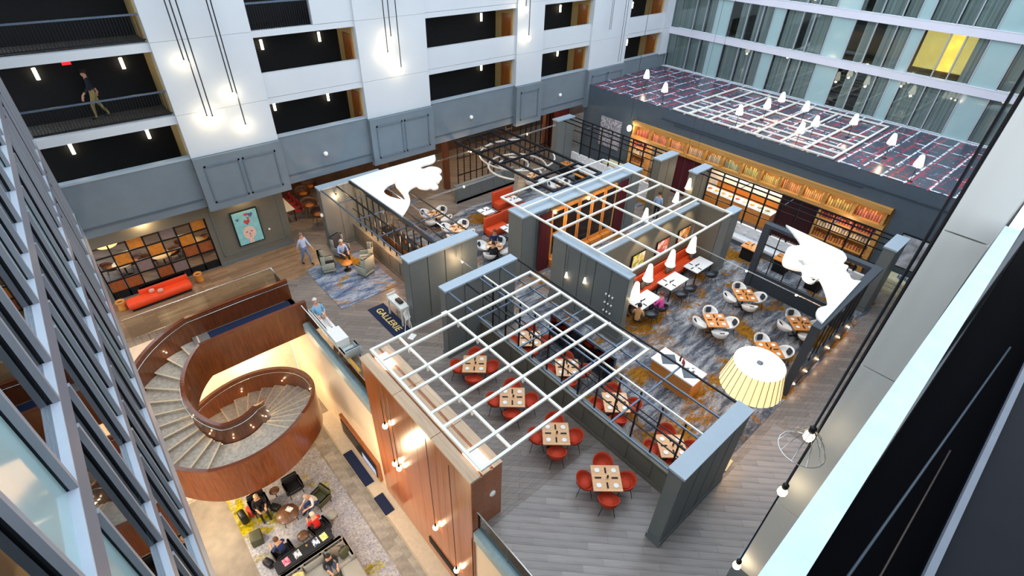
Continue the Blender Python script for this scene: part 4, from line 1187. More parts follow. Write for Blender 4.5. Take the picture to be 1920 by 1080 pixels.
# drum lamp
t = thing('drum_lamp', 'giant pleated drum floor lamp glowing beside the carpet edge', 'lamp', (13.96, 3.45, 0))
n = 56; P = []; F = []
for k in range(n):
    a = 2*PI*k/n; d = .012 if k % 2 else 0
    P += [((.98+d)*math.cos(a), (.98+d)*math.sin(a), 2.4), ((.78+d)*math.cos(a), (.78+d)*math.sin(a), 3.38)]
for k in range(n): F.append((2*k, 2*((k+1)%n), 2*((k+1)%n)+1, 2*k+1))
MB().add(P, F, False).build('shade', emis('pleated_shade', (255, 222, 160), .95), t)
rib = None
for k in range(0, n, 1):
    if k % 2: continue
    a = 2*PI*k/n
    b = MB(); b.bar((.99, 0, 2.4), (.79, 0, 3.38), .014, .012)
    if rib is None: rib = b.build('rib', M('rib_brown', (70, 48, 26), .6), t)
    else:
        o = rib.copy(); COL.objects.link(o); o.rotation_euler = (0,0,a)
MB().lathe([(.79,3.36),(.79,3.4),(.0,3.4)], 40, smooth=False).build('top_diffuser', drum_top, t)
MB().lathe([(.1,3.4),(.1,3.43),(.02,3.43)], 16).build('finial', M('finial_grey', (120,120,124), .4), t)
MB().tube([(0,0,.05),(0,0,3.3)], .04, 8).build('stem', black_metal, t)
MB().lathe([(.4,0),(.4,.04),(.05,.06)], 20).build('base', black_metal, t)
lamp('POINT', (0,0,2.2), 60, WARM, t, .3)
for x, y, lb in ((12.25, 3.3, 'left'), (12.55, 2.95, 'right')):
    t = thing('floor_panel', 'cream tile panel with ring motif at the %s of the near partition end' % lb, 'panel', (x, y, .012), .1)
    b = MB(); b.box(-.28, -.28, 0, .28, .28, .03); b.build('tile', M('cream_tile_'+lb, (214, 198, 150), .6), t)
    MB().tube([(.18*math.cos(2*PI*k/20), .18*math.sin(2*PI*k/20), .035) for k in range(21)], .015, 4).build('ring', rail_metal, t)

# cone pendants around the alcove
def cone(label, loc, ztop, power=8, s=1., group='cone pendants'):
    t = thing('cone_pendant', label, 'pendant lamp', loc, group=group)
    MB().lathe([(.15*s,-.28*s),(.14*s,-.3*s),(.06*s,.18*s),(.03*s,.22*s)], 14).build('shade', shade_white, t)
    MB().tube([(0,0,.2*s),(0,0,ztop-loc[2])], .006, 5).build('cord', black_metal, t)
    lamp('POINT', (0,0,-.42*s), power, WARM, t, .08)
    return t
for i, (x, y, z) in enumerate(((19.0, 9.15, 3.2), (17.45, 9.15, 3.12), (15.9, 9.15, 3.05), (14.85, 8.95, 2.75))):
    cone('%s white cone pendant along the alcove edge from right' % ORD[i], (x, y, z), 3.62 if i < 3 else 3.4, 8, 1.5)
for i, (x, y, z) in enumerate(((22.9, 12.6, 2.9), (20.0, 12.4, 2.95), (24.8, 13.1, 2.9))):
    cone('white cone pendant %s the middle pergola' % ('right of', 'inside', 'beyond')[i], (x, y, z), 17 if i != 1 else 3.62, 8, 1.2)
for i, (y, z) in enumerate(((12.15, 1.95), (11.1, 2.25))):
    t = cone('%s small cone lamp hanging on the grey wall with flasks' % ('left', 'right')[i], (14.25, y, z), 3.3, 2, .55, 'wall cone lamps')
for i in range(3):
    for j in range(4):
        if j == 3 and i != 2: continue
        x, y, z = 14.33, 9.95 - .17*i - (.12 if j == 3 else 0), 2.15 - .42*j
        t = thing('wall_flask', 'small clear hanging flask on the grey wall, row %s column %s' % (ORD[j], ORD[i]), 'flask', (x-.03, y, z), group='flasks on the grey wall')
        MB().tube([(0,0,.03),(0,0,.24)], .007, 5).build('hook', chrome, t)
        MB().sph((0,0,-.01), .045, 8, 6, 1.3).build('bulb', white_gloss, t)
# lamps on the printed roof
for i, (x, y) in enumerate(((30.69,21.12),(29.08,18.51),(28.9,13.35),(31.36,12.97),(33.32,13.06),(32.76,11.35),(30.57,9.85),(28.9,9.87),(32.63,8.64),(31.02,6.23),(28.94,4.42))):
    t = thing('roof_lamp', '%s cone lamp on the printed street map roof counting from the far left' % ORD[i], 'lamp', (x, y, 5.03), group='lamps on the printed roof')
    MB().lathe([(.19,.75),(.2,.8),(.1,1.22),(.06,1.28)], 12).build('shade', bulb_soft, t)
    MB().tube([(0,0,0),(0,0,.8)], .015, 6).build('stem', black_metal, t)
    MB().lathe([(.12,0),(.12,.02),(.02,.03)], 12).build('base', black_metal, t)
    lamp('POINT', (0,0,.62), 10, (1,.75,.5), t, .08)

# =================================================================== BUFFET SHELVES AND KITCHEN
t = thing('shelf_wall', 'long oak shelf wall with a row of lit display niches', 'shelf unit', (28.4, 12.1, 0))
oy = 12.1
ys_n = [19.8, 18.5, 17.1, 15.8, 14.5, 13.32, 12.1, 10.94, 9.79, 8.59, 7.38, 5.96, 4.55]
b = MB(); b.box(-.1, 4.38-oy, 3.48, .15, 19.92-oy, 3.72); b.build('cornice', shelf_wood, t)
b = MB(); b.box(-.05, 4.38-oy, 2.6, .15, 19.92-oy, 2.78); b.build('lower_beam', shelf_wood, t)
b = MB(); b.box(.45, 4.38-oy, 2.6, .5, 19.92-oy, 3.7); b.build('niche_back', shelf_wood, t)
b = MB(); b.box(.0, 4.38-oy, 2.74, .5, 19.92-oy, 2.79); b.build('niche_floor', shelf_wood, t)
for y in ys_n:
    b = MB(); b.box(-.05, y-oy-.07, 2.78, .5, y-oy+.07, 3.48); b.build('divider', shelf_wood, t)
for (ya, yb) in ((4.38, 4.6), (19.7, 19.92), (7.3, 7.45), (18.4, 18.55), (16.9, 17.05), (14.35, 14.5)):
    b = MB(); b.box(-.05, ya-oy, 0, .4, yb-oy, 2.6); b.build('upright', shelf_wood, t)
pal = [(200, 60, 40), (210, 90, 60), (200, 110, 60), (190, 150, 110), (150, 140, 110), (120, 150, 110), (170, 170, 70), (200, 170, 60), (216, 120, 50), (226, 140, 50), (220, 170, 60), (220, 80, 50)]
for i in range(12):
    ya, yb = ys_n[i+1]+.12, ys_n[i]-.12
    mm = M('niche_item_%d' % i, tuple(int(c*.6+q*.4) for c, q in zip(pal[i], (236, 220, 196))), .5, var=.35, scale=30, rnd=.35)
    lb = ORD[i]
    n = 9; w = (yb-ya)/n
    for k in range(n):
        h = .34+random.random()*.18
        o = MB().lathe([(w*.42,0),(w*.44,.02),(w*.44,h*.75),(w*.22,h*.9),(w*.22,h)], 8).build('jar', mm, None, (28.62, ya+w*(k+.5), 2.79))
        tag(o, '%s jar in the %s lit niche from left' % (ORD[n-1-k], lb), 'jar', 'jars in the %s niche' % lb)
    lamp('AREA', (28.5, (ya+yb)/2, 3.46), 4, (1,.84,.64), None, (.2, yb-ya))
# lower shelves with bottles and boxes
for (ya, yb, lb) in ((18.55, 19.7, 'left'), (4.6, 7.3, 'right')):
    for j, z in enumerate((.4, 1.0, 1.6, 2.1)):
        b = MB(); b.box(-.05, ya-oy, z-.05, .5, yb-oy, z); b.build('shelf_board', shelf_wood, t)
        n = int((yb-ya)/.14)
        mm = M('shelf_item_%s%d' % (lb, j), ((206, 170, 130), (190, 120, 70), (214, 190, 160), (170, 80, 60))[j], .5, var=.4, scale=25, rnd=.4)
        for k in range(n):
            h = .18+random.random()*.16
            b = MB(); b.box(-.08, -.05, 0, .08, .05, h)
            o = b.build('box', mm, None, (28.55, ya+.08+k*.14, z)); tag(o, '%s packet on the %s shelf up of the %s oak shelf bay' % (ORD[n-1-k], ORD[j], lb), 'packet', 'packets on the %s shelf bay row %d' % (lb, j+1))
    b = MB(); b.box(.48, ya-oy, 0, .52, yb-oy, 2.6); b.build('shelf_back', shelf_wood, t)
    lamp('POINT', (27.9, (ya+yb)/2, 2.3), 22, (1,.82,.6), None, .2)
def drape(label, x, ya, yb, z1, m_):
    n = max(6, int((yb-ya)/.09)); P = []; F = []
    for k in range(n+1):
        xx = -.05 if k % 2 else .05
        P += [(xx, (yb-ya)*k/n, .02), (xx, (yb-ya)*k/n, z1)]
    for k in range(n): F.append((2*k, 2*k+2, 2*k+3, 2*k+1))
    o = MB().add(P, F, True).build('curtain', m_, None, (x, ya, 0)); return tag(o, label, 'curtain', 'burgundy curtains')
drape('burgundy curtain between the left shelves and the open kitchen', 28.55, 14.6, 16.85, 2.6, burgundy)
drape('wide plum curtain right of the open kitchen', 28.6, 7.5, 9.5, 2.6, plum)
drape('tall burgundy curtain under the grey band behind the far pillar', 27.6, 25.0, 27.2, 3.5, burgundy)
# open kitchen
t = thing('kitchen_counter', 'amber open kitchen counter laden with food trays', 'counter', (29.2, 12, 0))
b = MB(); b.box(-.35, -2.2, 0, .35, 2.2, .88); b.build('cabinet', orange_wood, t)
b = MB(); b.box(-.4, -2.25, .88, .4, 2.25, .93); b.build('counter_top', white_gloss, t)
for i in range(9):
    m_ = [M('food_%d' % i, c, .6, var=.4, scale=20) for c in [random.choice(((214,150,70),(190,90,50),(226,200,150),(150,150,70),(236,226,200)))]][0]
    q = thing('food_tray', '%s food tray from left on the open kitchen counter' % ORD[i], 'tray', (29.1, 13.9-.47*i, .93), group='food trays')
    b = MB(); b.box(-.22, -.18, 0, .22, .18, .05); b.build('tray', white_gloss, q)
    MB().sph((0,0,.05), .16, 10, 5, .5).build('food', m_, q)
b = MB(); b.box(30.55, 9.7, 0, 30.6, 14.2, 1.0); b.build('kitchen_backsplash', orange_wood, eb)
for y in (10.5, 12, 13.5): lamp('POINT', (29.7, y, 2.5), 110, (1,.9,.74), None, .2)
lamp('POINT', (29.4, 17.7, 2.5), 60, WARM, None, .2)
# sideboards before the shelf wall at far left and right
for (x, y, lb) in ((27.6, 20.4, 'cream slatted bench near the left end of the oak shelves'), (28.0, 2.6, 'cream drawer cabinet below the marbled picture at far right')):
    t = thing('sideboard', lb, 'cabinet', (x, y, 0))
    b = MB(); b.box(-.4, -.7, 0, .4, .7, .8); b.build('body', M('cream_board%d' % y, (206, 196, 160), .5), t)
    for z in (.15, .38, .61):
        b = MB(); b.box(-.43, -.66, z, -.4, .66, z+.16); b.build('drawer', M('cream_drawer%d%s' % (y, z), (216, 208, 176), .5), t)
b = MB(); b.box(-.02, -.9, -1.0, .02, .9, 1.0)
o = b.build('patterned_panel', patches('mosaic_print', [(170,170,178),(140,136,146),(196,192,196),(124,122,134)], 14), None, (28.5, 21.8, 2.3)); tag(o, 'grey mosaic patterned wall panel left of the oak shelves', 'panel')
t = thing('wall_picture', 'grey marbled picture panel on the slate wall right of the oak shelves', 'picture', (28.5, 2.95, 1.95))
b = MB(); b.box(-.05, -.75, -.85, .04, .62, .85); b.build('frame', black_metal, t)
b = MB(); b.box(-.06, -.7, -.8, -.05, .57, .8); b.build('print', marble, t)
for k in range(5):
    o = MB().lathe([(.03,0),(.035,.02),(.035,.14),(.015,.18),(.015,.22)], 8).build('bottle', M('blue_bottle%d' % k, (70, 120, 160), .15), None, (27.9+.08*(k % 3), 2.4+.1*k, .8)); tag(o, '%s blue water bottle on the cream cabinet at far right' % ORD[k], 'bottle', 'blue bottles on the cream cabinet')

# =================================================================== HOST AREA, LOUNGE
t = thing('door_mat', 'navy mat lettered GALLERIE in gold on the plank floor', 'mat', (7.69, 16.5, 0))
b = MB(); b.box(-.4, -1.18, .001, .4, 1.18, .02); b.build('mat', navy, t)
fc = bpy.data.curves.new('lettering', 'FONT'); fc.body = 'GALLERIE'; fc.size = .42; fc.align_x = 'CENTER'; fc.align_y = 'CENTER'; fc.extrude = .002; fc.space_character = 1.05; fc.offset = .006
fo = bpy.data.objects.new('tmp', fc); COL.objects.link(fo)
dg = bpy.context.evaluated_depsgraph_get()
me = bpy.data.meshes.new_from_object(fo.evaluated_get(dg)); bpy.data.objects.remove(fo)
me.materials.clear(); me.materials.append(gold_txt)
lo = bpy.data.objects.new('lettering', me); COL.objects.link(lo); lo.parent = t; lo.location = (-.02, 0, .023); lo.rotation_euler = (0, 0, -PI/2)
b = MB(); b.box(6.42, 18.45, .001, 9.4, 22.4, .02)
tag(b.build('area_rug', rug_mat, None), 'blue and mustard area rug under the wing chairs', 'rug')
t = thing('host_desk', 'white host desk against the grey partition beside the mat', 'desk', (8.1, 16.25, 0))
b = MB(); b.box(-.2, -.6, .85, .22, .6, 1.0); b.build('desk_top', cabinet_white, t)
b = MB(); b.box(-.2, .55, 1.0, .22, .6, 1.1); b.build('upstand', cabinet_white, t)
for sx in (-.16, .18):
    for sy in (-.55, .55):
        b = MB(); b.box(sx-.03, sy-.03, 0, sx+.03, sy+.03, .85); b.build('leg', cabinet_white, t)
o = MB().soft((0,0,.06), (.22,.4,.1), .03).build('menu_stack', black_chair_m, None, (8.13, 16.15, 1.0)); tag(o, 'stack of dark menus on the white host desk', 'menus')
t = thing('easel_stand', 'white menu easel on the plank floor beside the mat', 'easel', (8.0, 15.3, 0), .3)
for sx in (-.15, .15): MB().tube([(sx, .12, 0), (sx*.2, 0, 1.2)], .015, 5).build('leg', white_gloss, t)
MB().tube([(0, -.2, 0), (0, 0, 1.1)], .015, 5).build('leg', white_gloss, t)
b = MB(); b.rbox((0, .05, .85), (.3, .02, .4), 0, -.3); b.build('menu_board', white_gloss, t)
b = MB(); b.rbox((0,0,.003), (.36, .26, .004), .5); tag(b.build('paper_sheet', white_gloss, None, (7.88, 14.9, 0)), 'white sheet of paper lying on the plank floor', 'paper')
def wing_chair(label, x, y, rz, m_, dark=None):
    t = thing('wing_chair', label, 'armchair', (x, y, .02), rz, 'wing chairs on the rug')
    MB().soft((.05,0,.36), (.6,.6,.16), .05).build('seat', dark or m_, t)
    MB().soft((-.28,0,.72), (.12,.66,.85), .05, 0, 0, -.12).build('backrest', dark or m_, t)
    for s_ in (-1,1):
        MB().soft((0,s_*.33,.48), (.6,.09,.36), .035).build('armrest', m_, t)
        MB().soft((-.2,s_*.34,.85), (.2,.07,.5), .03).build('wing', m_, t)
        for sx in (-.24, .28): MB().tube([(sx, s_*.27, .28), (sx*1.05, s_*.28, 0)], .02, 6).build('leg', walnut, t)
    MB().soft((.02,0,.2), (.58,.62,.16), .03).build('frame', m_, t)
    return t
wing_chair('pale wing chair with dark seat at the left of the lounge', 7.3, 21.6, -.3, sage_fab, black_chair_m)
wing_chair('tall dark backed wing chair behind the seated man', 8.45, 22.5, -1.2, grey_fab, dark_cushion)
wing_chair('pale sage wing chair with its back to the mat', 8.6, 20.2, 1.9, sage_fab)
wing_chair('pale sage wing chair against the bar low wall', 9.1, 21.0, 2.7, sage_fab)
t = thing('side_table', 'small amber coffee table amid the wing chairs', 'table', (8.05, 21.1, .02))
MB().lathe([(.28,.42),(.29,.45),(.02,.45)], 16).build('table_top', orange_wood, t); MB().tube([(0,0,0),(0,0,.42)], .03, 6).build('pedestal', black_metal, t); MB().lathe([(.18,0),(.18,.02),(.03,.03)], 12).build('foot', black_metal, t)
lamp('POINT', (9.35, 19.6, 1.7), 70, (1,.5,.22), None, .1); lamp('POINT', (9.3, 21.6, 1.7), 60, (1,.5,.22), None, .1)
# bar behind the wing chairs: back counter with bottles, stools
t = thing('bar_counter', 'dark bar counter inside the trellised bar', 'counter', (10.9, 19.5, 0))
b = MB(); b.box(-.3, -2.6, 0, .3, 2.6, 1.0); b.build('cabinet', walnut, t)
b = MB(); b.box(-.36, -2.65, 1.0, .36, 2.65, 1.06); b.build('counter_top', black_chair_m, t)
for k in range(26):
    m_ = [M('bottle_amber', (170, 90, 40), .2), M('bottle_clear', (200, 196, 180), .15), M('bottle_dark', (40, 44, 50), .2)][k % 3] if k < 3 else bpy.data.materials[('bottle_amber','bottle_clear','bottle_dark')[k % 3]]
    o = MB().lathe([(.035,0),(.04,.02),(.04,.18),(.015,.24),(.015,.3)], 8).build('bottle', m_, None, (10.75+.28*random.random(), 17.1+.19*k, 1.06)); tag(o, '%s %s bottle on the bar counter from the near end' % (ORD[k//3], ('amber','clear','dark')[k % 3]), 'bottle', '%s bottles on the bar' % ('amber','clear','dark')[k % 3])
lamp('POINT', (10.5, 18, 2.7), 70, WARM, None, .1); lamp('POINT', (10.5, 21.5, 2.7), 70, WARM, None, .1)
# white chaise lounges by the glass
t = thing('chaise', 'white angular chaise seat by the glass balustrade with a reclining person', 'chaise', (5.25, 17.5, 0))
MB().soft((0,0,.3), (.55,1.7,.3), .05).build('seat', cabinet_white, t)
MB().soft((-.25,0,.6), (.12,1.7,.5), .04).build('backrest', cabinet_white, t)
b = MB(); b.box(-.2, -.8, 0, .2, .8, .15); b.build('plinth', cabinet_white, t)
t = thing('side_cabinet', 'white box table between the chaise and the pale grey chair', 'table', (5.22, 16.15, 0))
b = MB(); b.box(-.27, -.45, .08, .27, .45, .8); b.build('body', cabinet_white, t); b = MB(); b.box(-.22, -.4, 0, .22, .4, .08); b.build('plinth', black, t)
def lounge_chair(label, x, y, rz, m_, z=0, legs=black_metal, s=1., grp='lounge chairs'):
    t = thing('lounge_chair', label, 'armchair', (x, y, z), rz, grp)
    MB().soft((.04,0,.36), (.56,.56,.18), .05).build('seat', m_, t)
    MB().soft((-.28,0,.58), (.13,.66,.5), .05, 0, 0, -.15).build('backrest', m_, t)
    for s_ in (-1,1):
        MB().soft((0,s_*.32,.46), (.6,.1,.34), .04).build('armrest', m_, t)
        for sx in (-.24,.26): MB().tube([(sx, s_*.26, .28), (sx*1.1, s_*.28, 0)], .018, 6).build('leg', legs, t)
    return t
lounge_chair('pale grey lounge chair next to the white box table', 5.3, 15.3, PI/2, M('ice_grey_fabric', (176, 186, 188), .9))
lounge_chair('pale grey lounge chair half hidden behind the copper wall', 5.35, 13.3, -PI/2, bpy.data.materials['ice_grey_fabric'])
t = thing('side_table', 'small round table with a plant pot before the copper wall', 'table', (5.5, 14.3, 0)); MB().lathe([(.25,.46),(.26,.48),(.02,.48)], 14).build('table_top', walnut, t); MB().tube([(0,0,0),(0,0,.46)], .025, 6).build('pedestal', black_metal, t)
t = thing('potted_plant', 'tiny yellow-green plant on the round table by the glass', 'plant', (5.5, 14.3, .48)); MB().lathe([(.04,0),(.06,.08),(.05,.08)], 8).build('pot', M('terracotta', (130,60,50), .7), t); MB().sph((0,0,.13), .08, 8, 6).build('foliage', M('leaf_green', (170,170,60), .8, var=.3), t)
t = thing('bench', 'mustard upholstered bench below the chaise at the glass', 'bench', (4.98, 14.7, 0)); MB().soft((0,0,.3), (.3,1.3,.3), .04).build('seat', M('mustard_fabric', (190,140,50), .9), t); b = MB(); b.box(-.12,-.6,0,.12,.6,.15); b.build('plinth', black, t)
# orange bench, stump tables, lattice screen
t = thing('bench_sofa', 'long bright orange roll-back bench before the lattice screen', 'sofa', (.48, 24.35, 0), .03)
MB().soft((0,-.08,.28), (2.6,.62,.36), .12).build('seat', red_plastic, t)
MB().soft((.3,.2,.52), (2.0,.2,.4), .09).build('backrest', red_plastic, t)
b = MB(); b.box(-1.2,-.3,0,1.2,.25,.1); b.build('plinth', black, t)
for i, x in enumerate((-.35, -.05)):
    o = MB().soft((0,0,0), (.22,.12,.2), .05).build('cushion', M('pink_cushion%d' % i, (226, 160, 140), .9), None, (x+.6, 24.32-.22*i, .56)); tag(o, '%s small pale pink cushion on the orange bench' % ('rear','front')[i], 'cushion')
for x, y, lb in ((-1.0, 24.5, 'left'), (2.2, 24.65, 'right')):
    t = thing('stump_table', 'carved wooden stump table at the %s end of the orange bench' % lb, 'table', (x, y, 0))
    MB().lathe([(.2,0),(.17,.1),(.15,.25),(.19,.42),(.19,.46),(.14,.46),(.1,.4)], 12).build('stump', orange_wood, t)
    MB().lathe([(.1,.4),(.02,.41)], 12).build('hollow', walnut, t)
t = thing('lattice_screen', 'black lattice screen with amber and grey panels behind the orange bench', 'screen', (1.12, 25.45, 0))
for i in range(8):
    x = -2.25+i*.643
    b = MB(); b.box(x-.03, -.04, .0, x+.03, .04, 2.75); b.build('upright', black_metal, t)
for z in (.35, .95, 1.55, 2.15, 2.7):
    b = MB(); b.box(-2.25, -.035, z-.03, 2.25, .035, z+.03); b.build('crossbar', black_metal, t)
b = MB(); b.box(-2.25, -.04, 0, 2.25, .04, .33); b.build('base', black, t)
pm = [M('amber_panel', (196, 120, 40), .5, var=.2), M('grey_panel', (128, 106, 100), .6), M('rust_panel', (150, 78, 34), .6, var=.2)]
for (i, j, k) in ((1,2,0),(1,0,2),(2,1,1),(2,3,0),(3,2,0),(4,0,1),(4,3,1),(5,1,2),(5,2,0),(6,3,0),(0,0,2),(3,0,2),(6,1,2)):
    x = -2.25+i*.643; z = (.35,.95,1.55,2.15)[j]
    b = MB(); b.box(x+.04, -.015, z+.04, x+.6, .015, z+.56 if j < 3 else z+.5); b.build('panel', pm[k], t)
dome = emis('amber_dome_glow', (255, 200, 120), 1.6)
for i, (x, z) in enumerate(((-.5, 2.2), (1.0, 2.45), (2.6, 2.6))):
    t = thing('dome_pendant', '%s glowing amber disc pendant behind the lattice screen' % ORD[i], 'pendant lamp', (x, 26.6, z), group='amber disc pendants')
    MB().lathe([(.4,-.06),(.42,0),(.3,.08),(.05,.12)], 18).build('shade', dome, t); MB().tube([(0,0,.1),(0,0,3.56-z)], .01, 5).build('cord', black_metal, t)
cafe_t = thing('cafe_table', 'table', 'table'); MB().lathe([(.42,.71),(.43,.74),(.02,.74)], 18).build('table_top', M('cream_top', (220,200,160), .4), cafe_t); MB().tube([(0,0,0),(0,0,.71)], .035, 6).build('pedestal', black_metal, cafe_t); MB().lathe([(.25,0),(.25,.02),(.03,.03)], 12).build('foot', black_metal, cafe_t)
for x, y, lb in ((-.3, 27.2, 'left'), (1.3, 26.9, 'middle'), (2.9, 27.3, 'right')):
    place(cafe_t, (x, y, 0), 0, 'cream round cafe table behind the lattice screen at %s' % lb, 'cafe tables behind the lattice')
    for k in range(2): place(wood_chair, (x+.5*(1 if k else -1), y+.35, 0), PI*k, 'brown barrel chair %s of the %s cafe table behind the lattice' % (('left','right')[k], lb), 'barrel chairs')
# face painting
t = thing('framed_painting', 'framed teal painting of a face with hearts and flowers', 'painting', (5.06, 25.2, 1.72))
b = MB(); b.box(-.62, -.04, -.93, .62, .03, .93); b.build('frame', black, t)
b = MB(); b.box(-.57, -.05, -.88, .57, -.04, .88); b.build('canvas', M('teal_paint', (140, 200, 200), .6, var=.12, scale=4), t)
def disc(cx_, cz, rx, rz_, n=18): return [(cx_+rx*math.cos(2*PI*k/n), -.055, cz+rz_*math.sin(2*PI*k/n)) for k in range(n)]
def flat(nm, pts, m_, d=0.): MB().add([(p[0], p[1]-d, p[2]) for p in pts], [tuple(range(len(pts)))]).build(nm, m_, t)
flat('face', disc(0, -.3, .3, .36), M('face_paint', (236, 196, 176), .6)); flat('neck', [(-.1,-.054,-.88),(.1,-.054,-.88),(.1,-.054,-.6),(-.1,-.054,-.6)], bpy.data.materials['face_paint'])
ink = M('dark_paint', (60, 44, 50), .6); red_p = M('red_paint', (206, 70, 70), .6); blue_p = M('blue_paint', (84, 100, 160), .6)
for sx in (-.11, .11): flat('eye', disc(sx, -.24, .05, .025, 10), ink, .004)
flat('mouth', disc(0, -.5, .05, .02, 10), red_p, .004); flat('nose', [(-.015,-.055,-.42),(.03,-.055,-.42),(.0,-.055,-.26)], ink, .003)
for (hx, hz, s_, m_) in ((.02,.28,.16,red_p),(.25,.62,.13,blue_p),(.05,.68,.1,red_p),(-.38,.5,.08,blue_p),(.12,.48,.07,red_p)):
    flat('heart', [(hx+s_*q[0], -.055, hz+s_*q[1]) for q in ((0,-1),(.9,.1),(.85,.7),(.4,.9),(0,.5),(-.4,.9),(-.85,.7),(-.9,.1))], m_, .002)
o = MB().lathe([(.06,0),(.06,.03),(.03,.05)], 10).build('wall_switch', white_gloss, None, (6.0, 25.2, 1.25)); o.rotation_euler = (PI/2,0,0); tag(o, 'small white switch on the wall right of the painting', 'switch')
# rooms right of the painting
o = MB().lathe([(.1,0),(.11,.03),(.09,.1),(.05,.13)], 12).build('speaker', white_gloss, None, (8.3, 23.63, 1.95)); o.rotation_euler = (0,-PI/2,0); tag(o, 'small white speaker on the end of the far bar partition', 'speaker')
t = thing('wall_spot', 'small warm spotlight on the far bar partition', 'spotlight', (9.05, 23.3, 2.95)); MB().lathe([(.03,0),(.04,.04),(.03,.12)], 8).build('can', black_metal, t); b = MB(); b.box(-.01, 0, .04, .01, .13, .06); b.build('arm', black_metal, t); lamp('POINT', (0,-.05,-.1), 18, WARM, t, .04)
lt = square_table('communal_table', cabinet_white, .7, 2.4, 'four'); place(lt, (7.8, 28.6, 0), 0, 'long white communal table with red chairs at the left passage'); 
red_side = thing('side_chair', 'chair', 'chair')
MB().soft((0,0,.46), (.42,.42,.06), .03).build('seat', M('crimson', (150,24,34), .6), red_side); MB().soft((-.2,0,.72), (.05,.42,.4), .02).build('backrest', bpy.data.materials['crimson'], red_side)
for sx in (-1,1):
    for sy in (-1,1): MB().tube([(sx*.17,sy*.17,.45),(sx*.19,sy*.19,0)], .013, 5).build('leg', rail_metal, red_side)
for k in range(4): place(red_side, (8.4, 27.7+.6*k, 0), PI, '%s crimson chair along the white communal table' % ORD[k], 'crimson chairs')
for k, (x, y) in enumerate(((9.4, 29.3), (9.05, 27.6), (9.0, 26.3), (10.1, 30.0))): place(wood_chair, (x, y, 0), -PI/2, '%s brown barrel stool near the passage behind the bar wall' % ORD[k], 'passage barrel stools', 1.25)
for i, (x, y) in enumerate(((17.3, 25.6), (27.2, 26.8), (13.2, 25.8))):
    b = MB(); b.box(-.16, -.16, 0, .16, .16, 3.6); q = b.build('column', brown_wood, None, (x, y, 0)); tag(q, '%s reddish wood column under the grey band' % ('middle','right','left')[i], 'column', 'wood columns')
t = thing('iron_screen', 'black iron screen of tall bars behind the far dining room', 'screen', (19.7, 24.6, 0))
for i in range(10):
    b = MB(); b.box(-2.2+i*.48-.025, -.025, 0, -2.2+i*.48+.025, .025, 3.5); b.build('bar', black_metal, t)
for z in (1.2, 2.3, 3.3):
    b = MB(); b.box(-2.25, -.03, z-.03, 2.2, .03, z+.03); b.build('rail', black_metal, t)
t = thing('iron_screen', 'black iron screen between the wood column and the farthest pillar', 'screen', (24.6, 25.2, 0))
for i in range(7):
    b = MB(); b.box(-1.4+i*.48-.025, -.025, 0, -1.4+i*.48+.025, .025, 3.5); b.build('bar', black_metal, t)
for z in (1.2, 2.3): 
    b = MB(); b.box(-1.45, -.03, z-.03, 1.5, .03, z+.03); b.build('rail', black_metal, t)

# =================================================================== LOBBY
LZ = -5.8
t = thing('area_rug', 'pale lilac lobby rug with yellow-green blotches', 'rug', (1.2, 13.2, LZ))
b = MB(); b.box(-1.95, -4.6, .009, 2.1, 3.75, .022); b.build('pile', lobby_rug_mat, t)
t = thing('coffee_table', 'round walnut coffee table on the lobby rug', 'table', (.97, 14.27, LZ+.022))
MB().lathe([(.43,.4),(.45,.42),(.44,.45),(.02,.45)], 26).build('table_top', walnut, t)
for k in range(4):
    a = PI/4+k*PI/2; MB().tube([(.3*math.cos(a),.3*math.sin(a),.4),(.38*math.cos(a),.38*math.sin(a),0)], .014, 5).build('leg', black_metal, t)
b = MB(); b.rbox((0,0,.006), (.2,.27,.01), .5); tag(b.build('magazine', patches('mag_print', [(240,240,240),(180,180,186),(220,216,210)], 14), None, (1.1, 14.4, LZ+.472)), 'grey magazine on the round walnut coffee table', 'magazine')
t = thing('ottoman', 'olive cube ottoman on the lobby floor', 'ottoman', (-.35, 14.2, LZ+.022), -.15); MB().soft((0,0,.225), (.42,.5,.45), .03).build('body', green_fab, t)
t = thing('console_table', 'long black console table behind the grey sofa', 'table', (.86, 12.2, LZ+.022))
b = MB(); b.box(-1.1,-.26,.7,1.1,.26,.76); b.build('table_top', black_chair_m, t)
for sx in (-1.0,1.0): 
    b = MB(); b.box(sx-.04,-.22,0,sx+.04,.22,.7); b.build('leg', black_metal, t)
for x, cs, lb in ((1.65, [(214,214,110),(236,236,170),(170,176,70)], 'yellow-green'), (1.32, [(236,236,240),(70,80,110),(180,190,210)], 'blue and white'), (.6, [(226,226,222),(120,120,120),(190,190,190)], 'grey'), (.18, [(226,90,110),(240,140,150),(110,70,110)], 'pink')):
    b = MB(); b.rbox((0,0,.006), (.24,.3,.012), .08); tag(b.build('magazine', patches('print_'+lb, cs, 12), None, (x, 12.22, LZ+.782)), '%s magazine on the black console table' % lb, 'magazine', 'magazines on the console')
o = MB().lathe([(.03,0),(.05,.04),(.03,.1),(.04,.14)], 10).build('vase', M('brass_vase', (170,150,96), .3, metal=.6), None, (1.0, 12.25, LZ+.782)); tag(o, 'small brass vase on the black console table', 'vase')
lounge_chair('empty black lounge chair nearest the stair', 1.65, 15.35, -PI/2, black_chair_m, LZ+.022, grp='black lobby chairs')
lounge_chair('black lounge chair holding the person in black', .25, 15.45, -PI/2, black_chair_m, LZ+.022, grp='black lobby chairs')
lounge_chair('black lounge chair holding the person in red', 1.72, 12.85, PI/2+.2, black_chair_m, LZ+.022, grp='black lobby chairs')
lounge_chair('black lounge chair holding the person in dark blue', .25, 12.82, PI/2+.1, black_chair_m, LZ+.022, grp='black lobby chairs')
